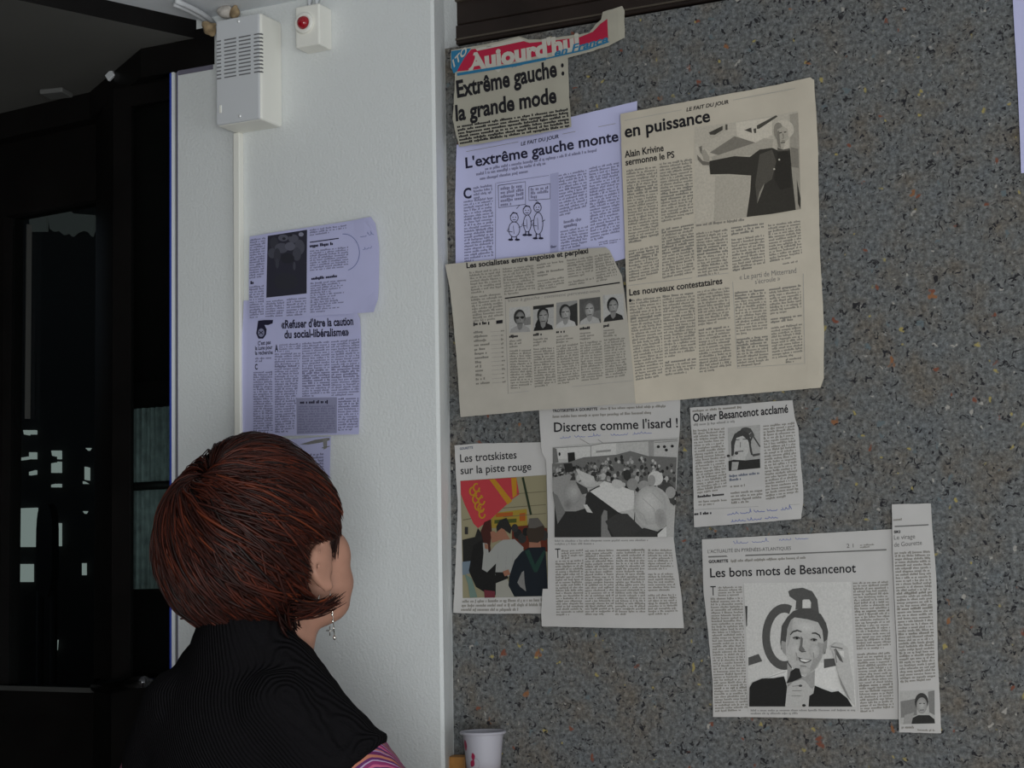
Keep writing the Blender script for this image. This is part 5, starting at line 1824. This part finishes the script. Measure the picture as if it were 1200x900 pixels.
# --- black ribbed knit vest with rolled armholes
def knit():
    mt = bpy.data.materials.new('black_ribbed_knit')
    mt.use_nodes = True
    nt = mt.node_tree
    b = nt.nodes['Principled BSDF']
    b.inputs['Base Color'].default_value = (.0074, .0068, .0078, 1)
    b.inputs['Roughness'].default_value = .95
    b.inputs['Specular IOR Level'].default_value = .06
    g_ = nt.nodes.new('ShaderNodeNewGeometry')
    mp = nt.nodes.new('ShaderNodeMapping')
    mp.inputs['Rotation'].default_value = (0, R(28), R(30))
    nt.links.new(g_.outputs['Position'], mp.inputs['Vector'])
    w = nt.nodes.new('ShaderNodeTexWave')
    w.bands_direction = 'X'
    w.inputs['Scale'].default_value = 105; w.inputs['Distortion'].default_value = .5
    nt.links.new(mp.outputs[0], w.inputs['Vector'])
    n = nt.nodes.new('ShaderNodeTexNoise'); n.inputs['Scale'].default_value = 420
    nt.links.new(g_.outputs['Position'], n.inputs['Vector'])
    ad = nt.nodes.new('ShaderNodeMath'); ad.operation = 'MULTIPLY_ADD'; ad.inputs[1].default_value = .35
    nt.links.new(n.outputs['Fac'], ad.inputs[0]); nt.links.new(w.outputs['Fac'], ad.inputs[2])
    bp = nt.nodes.new('ShaderNodeBump'); bp.inputs['Strength'].default_value = .6; bp.inputs['Distance'].default_value = .004
    nt.links.new(ad.outputs[0], bp.inputs['Height'])
    nt.links.new(bp.outputs['Normal'], b.inputs['Normal'])
    return mt


KNIT = knit()
bm = bmesh.new()
capsule(bm, bw(0, -.058, -.120), bw(0, -.055, -.19), .060, .085)
for sx in (-1, 1):
    capsule(bm, bw(sx * .030, -.050, -.165), bw(sx * .100, -.045, -.236), .063, .055)
    capsule(bm, bw(sx * .060, -.090, -.200), bw(sx * .100, -.070, -.262), .055, .056)
    sh, el, wr = JOINTS[sx]
    capsule(bm, sh, sh.lerp(el, .08), .054, .053)
    # rolled hem of the armhole
    c0 = sh.lerp(el, .11); ax = (el - sh).normalized()
    u = ax.cross(Vector((0, 1, 0))).normalized(); v_ = ax.cross(u)
    for k in range(26):
        a = 2 * math.pi * k / 26
        add_ball(bm, c0 + (u * math.cos(a) + v_ * math.sin(a)) * .052, .0080, 2)
for c, r_ in (((0, -.085, -.24), (.110, .070, .11)), ((0, -.052, -.40), (.150, .128, .19)), ((0, -.020, -.385), (.125, .105, .13)), ((0, -.040, -.58), (.176, .136, .17))):
    add_ball(bm, bw(*c), r_, 3)
fuse('knitted_vest', bm, .006, 7, [KNIT], person, FOOT)['label'] = 'black ribbed knitted vest'

bm = bmesh.new()
for sx in (-1, 1):
    hip, kne, ank = bw(sx * .085, -.035, -.70), bw(sx * .095, -.02, -1.02), Vector((HEAD.x + sx * .10, HEAD.y - .05, .10))
    capsule(bm, hip, kne, .098, .070); capsule(bm, kne, ank, .068, .060)
add_ball(bm, bw(0, -.035, -.68), (.172, .125, .10), 3)
fuse('trousers', bm, .009, 4, [mat('charcoal_trousers', (.025, .025, .03), .85)], person, FOOT)
for sx in (-1, 1):
    bm = bmesh.new()
    a_ = Vector((HEAD.x + sx * .10, HEAD.y - .05, .045))
    capsule(bm, a_ + Vector((0, -.035, 0)), a_ + Vector((0, .16, -.008)), .042, .034)
    bmesh.ops.bisect_plane(bm, geom=bm.verts[:] + bm.edges[:] + bm.faces[:], plane_co=(0, 0, .002), plane_no=(0, 0, -1), clear_outer=True)
    o = fuse('shoe', bm, .008, 3, [mat('black_leather', (.02, .02, .02), .4)], person, FOOT)

# --- hair: a cap and several thousand fine tapered locks that fall from the crown
def hair_mat():
    mt = bpy.data.materials.new('auburn_hair')
    mt.use_nodes = True
    nt = mt.node_tree
    b = nt.nodes['Principled BSDF']
    b.inputs['Roughness'].default_value = .42
    b.inputs['Specular IOR Level'].default_value = .22
    at = nt.nodes.new('ShaderNodeAttribute'); at.attribute_name = 'lock_tone'
    rp = nt.nodes.new('ShaderNodeValToRGB')
    e = rp.color_ramp.elements
    stops = [(0, (.010, .005, .0045)), (.45, (.032, .0085, .006)), (.8, (.095, .019, .009)), (1, (.17, .038, .013))]
    while len(e) < len(stops):
        e.new(.5)
    for i, (p, c) in enumerate(stops):
        e[i].position = p; e[i].color = (*c, 1)
    nt.links.new(at.outputs['Fac'], rp.inputs['Fac'])
    nt.links.new(rp.outputs['Color'], b.inputs['Base Color'])
    return mt


HAIR = hair_mat()
POLE = Vector((-.10, -.56, .82)).normalized()
PA = POLE.cross(Vector((0, 1, 0))).normalized()
PB = POLE.cross(PA).normalized()
HC = Vector((0, -.030, .002))


def hair_pt(phi, th, s):
    d = POLE * math.cos(th) + (PA * math.cos(phi) + PB * math.sin(phi)) * math.sin(th)
    ax = .102 if d.x > 0 else .106
    ay = .128 if d.y < 0 else .114
    az = .121 if d.z > 0 else .132
    k = s
    k *= 1 - .17 * math.exp(-((th / .24) ** 2))                      # hollow of the crown
    k *= 1 + .055 * math.exp(-(((d - Vector((.25, -.1, .95)).normalized()).length / .42) ** 2))   # fuller top
    k *= 1 - .06 * math.exp(-(((d - Vector((-.85, -.4, .6)).normalized()).length / .40) ** 2))
    k *= 1 + math.sin(min(th, 1.57)) * (.020 * math.sin(3 * phi + 1.0) + .014 * math.sin(5.3 * d.x * 3 + 4 * d.z) + .012 * math.sin(9 * d.z + 6 * d.x + 1))
    p = HC + Vector((ax * d.x, ay * d.y, az * d.z)) * k
    return p, d


def hair_ok(p, slack=0.0):
    x, y, z = p
    if z < -.112 + slack - .05 * max(0, min(1, (y + .05) / .08)) * 0:
        return False
    if z > .05:
        return y < .088 - slack
    if z > .012:
        return y < .050 + (z - .012) * 1.0 - slack
    if x > 0 or True:
        if z > -.060:
            if z > -.008:
                return y < .034 - slack
            return y < -.037 - slack
        if z > -.090:
            return y < -.037 + .02 * max(0, min(1, (-.062 - z) / .01))
        return y < -.050 - (-.090 - z) * 1.2
    return True


rng = random.Random(4)
verts, faces, tones = [], [], []


def add_lock(path, w0, tone):
    """One tapered lock, four-sided."""
    base = len(verts)
    n = len(path)
    for i, p in enumerate(path):
        t = (path[min(i + 1, n - 1)] - path[max(i - 1, 0)]).normalized()
        out_ = (p - HC).normalized()
        sd_ = t.cross(out_).normalized()
        u = i / (n - 1)
        w = w0 * (.55 + .45 * min(1, u * 5)) * (1 - max(0, (u - .55) / .45) ** 1.6 * .88)
        for q in (sd_ * w, out_ * w * .5, -sd_ * w, -out_ * w * .5):
            verts.append(hw(p + q)); tones.append(tone)
    for i in range(n - 1):
        a, b_ = base + 4 * i, base + 4 * i + 4
        for k in range(4):
            faces.append((a + k, a + (k + 1) % 4, b_ + (k + 1) % 4, b_ + k))


NL = 7500
made = 0
tries = 0
while made < NL and tries < NL * 5:
    tries += 1
    # layered cut: short locks root all over the scalp and lie over one another
    th0 = math.acos(1 - rng.random() * 1.75) * .96
    phi0 = rng.uniform(0, 2 * math.pi)
    s0 = .92 + .075 * rng.random()
    L_ = rng.uniform(.40, .85) if th0 > .5 else rng.uniform(.6, 1.1)
    tuft = math.sin(phi0 * 9 + 5 * th0) + .7 * math.sin(phi0 * 17 - 4 * th0 + 1)
    swirl = .75 * math.exp(-th0 * 1.3) + .16 * tuft * min(1, th0) * .5 + rng.gauss(0, .13)
    wob, wph = rng.uniform(0, .03), rng.uniform(0, 6.3)
    lift = rng.gauss(.004, .017)
    path = []
    n = 9
    for i in range(n):
        u = i / (n - 1)
        th = max(.10, th0 + L_ * u)
        ph = phi0 + (swirl * u + wob * math.sin(3 * u + wph)) / max(.5, math.sin(min(th, 2.5)))
        s = s0 + .012 * tuft * .5 + lift * u * u + .010 * math.sin(u * 3.1)
        p, d = hair_pt(ph, th, s)
        if p.z < -.070 and d.y < .1:
            p = p - Vector((d.x, d.y, 0)) * max(0, (-.070 - p.z)) * .40      # ends turn in at the nape
        if th > 2.75 or not hair_ok(p):
            break
        path.append(p)
    if len(path) < 4:
        continue
    tone = min(1, max(0, rng.gauss(.40, .20) + .10 * tuft * .5))
    add_lock(path, rng.uniform(.0008, .0022), tone)
    made += 1

# wisps that curl forward under the ear and flick out at the nape
for k in range(120):
    side = 1 if k < 85 else -1
    z0 = rng.uniform(-.090, -.062)
    y0 = rng.uniform(-.075, -.050)
    tip = Vector((side * rng.uniform(.086, .094), rng.uniform(-.020, .022), rng.uniform(-.084, -.068)))
    a = Vector((side * rng.uniform(.086, .094), y0, z0))
    mid = a.lerp(tip, .5) + Vector((side * .002, 0, -.012))
    path = [a * (1 - u) ** 2 + mid * 2 * u * (1 - u) + tip * u ** 2 for u in (i / 7 for i in range(8))]
    add_lock(path, rng.uniform(.0012, .0022), min(1, max(0, rng.gauss(.35, .2))))
for k in range(22):
    side = 1
    a = Vector((side * rng.uniform(.074, .090), rng.uniform(-.085, -.055), rng.uniform(-.085, -.06)))
    tip = Vector((side * rng.uniform(.064, .078), rng.uniform(-.065, -.035), rng.uniform(-.110, -.090)))
    mid = a.lerp(tip, .5) + Vector((0, -.006, -.008))
    path = [a * (1 - u) ** 2 + mid * 2 * u * (1 - u) + tip * u ** 2 for u in (i / 7 for i in range(8))]
    add_lock(path, rng.uniform(.0010, .0020), min(1, max(0, rng.gauss(.25, .15))))
for k in range(45):     # sideburn in front of the ear
    a = Vector((rng.uniform(.074, .084), rng.uniform(.018, .036), rng.uniform(.005, .03)))
    tip = Vector((rng.uniform(.066, .073), rng.uniform(.024, .036), rng.uniform(-.036, -.016)))
    mid = a.lerp(tip, .5) + Vector((.001, .002, 0))
    path = [a * (1 - u) ** 2 + mid * 2 * u * (1 - u) + tip * u ** 2 for u in (i / 6 for i in range(7))]
    add_lock(path, rng.uniform(.0008, .0016), min(1, max(0, rng.gauss(.35, .2))))

# the cap below the locks
NU, NV = 96, 44
grid = {}
for j in range(NV + 1):
    for i in range(NU):
        p, d = hair_pt(2 * math.pi * i / NU, 2.7 * j / NV, .90)
        if p.z < -.070 and d.y < .1:
            p = p - Vector((d.x, d.y, 0)) * (-.070 - p.z) * .35
        grid[i, j] = (p, len(verts))
        verts.append(hw(p)); tones.append(.12)
for j in range(NV):
    for i in range(NU):
        q = [grid[i, j], grid[(i + 1) % NU, j], grid[(i + 1) % NU, j + 1], grid[i, j + 1]]
        if all(hair_ok(p, .004) for p, _ in q):
            faces.append(tuple(k for _, k in q))
me = bpy.data.meshes.new('hair')
me.from_pydata([tuple(v - FOOT) for v in verts], [], faces)
at = me.attributes.new('lock_tone', 'FLOAT', 'POINT')
at.data.foreach_set('value', tones)
me.polygons.foreach_set('use_smooth', [True] * len(me.polygons))
me.update()
obj('hair', me, HAIR, person)['label'] = 'short auburn layered hair'

# --- dangling earring: fine chain with beads and a little cross
SILVER = mat('polished_silver', (.75, .72, .66), .2, 1.0)
bm = bmesh.new()
e0 = hw((.083, .003, -.060))
e1 = e0 + Vector((.003, .006, -.060))
add_tube(bm, [e0, e0.lerp(e1, .5) + Vector((.001, 0, 0)), e1], .0005, 6)
for t_, r_ in ((.18, .0014), (.36, .0010), (.55, .0015), (.68, .0015), (.82, .0011), (1.0, .0019)):
    add_ball(bm, e0.lerp(e1, t_), (r_, r_, r_ * 1.6), 2)
obj('earring', bm_mesh(bm, 'earring', True, FOOT), SILVER, person)
bm = bmesh.new()
f0 = hw((.081, -.013, -.068)); add_tube(bm, [f0, f0 + Vector((-.002, -.003, -.012))], [.0011, .0014], 8)
obj('ear_stud', bm_mesh(bm, 'ear_stud', True, FOOT), SILVER, person)
bm = bmesh.new()
c0 = e0.lerp(e1, .86) + Vector((-.003, -.004, 0))
add_tube(bm, [c0 + Vector((0, 0, .005)), c0 + Vector((0, 0, -.006))], .0006, 6); add_tube(bm, [c0 + Vector((-.004, -.002, 0)), c0 + Vector((.004, .002, 0))], .0006, 6)
obj('earring_cross', bm_mesh(bm, 'earring_cross', True, FOOT), mat('tarnished_silver', (.35, .33, .30), .35, 1.0), person)
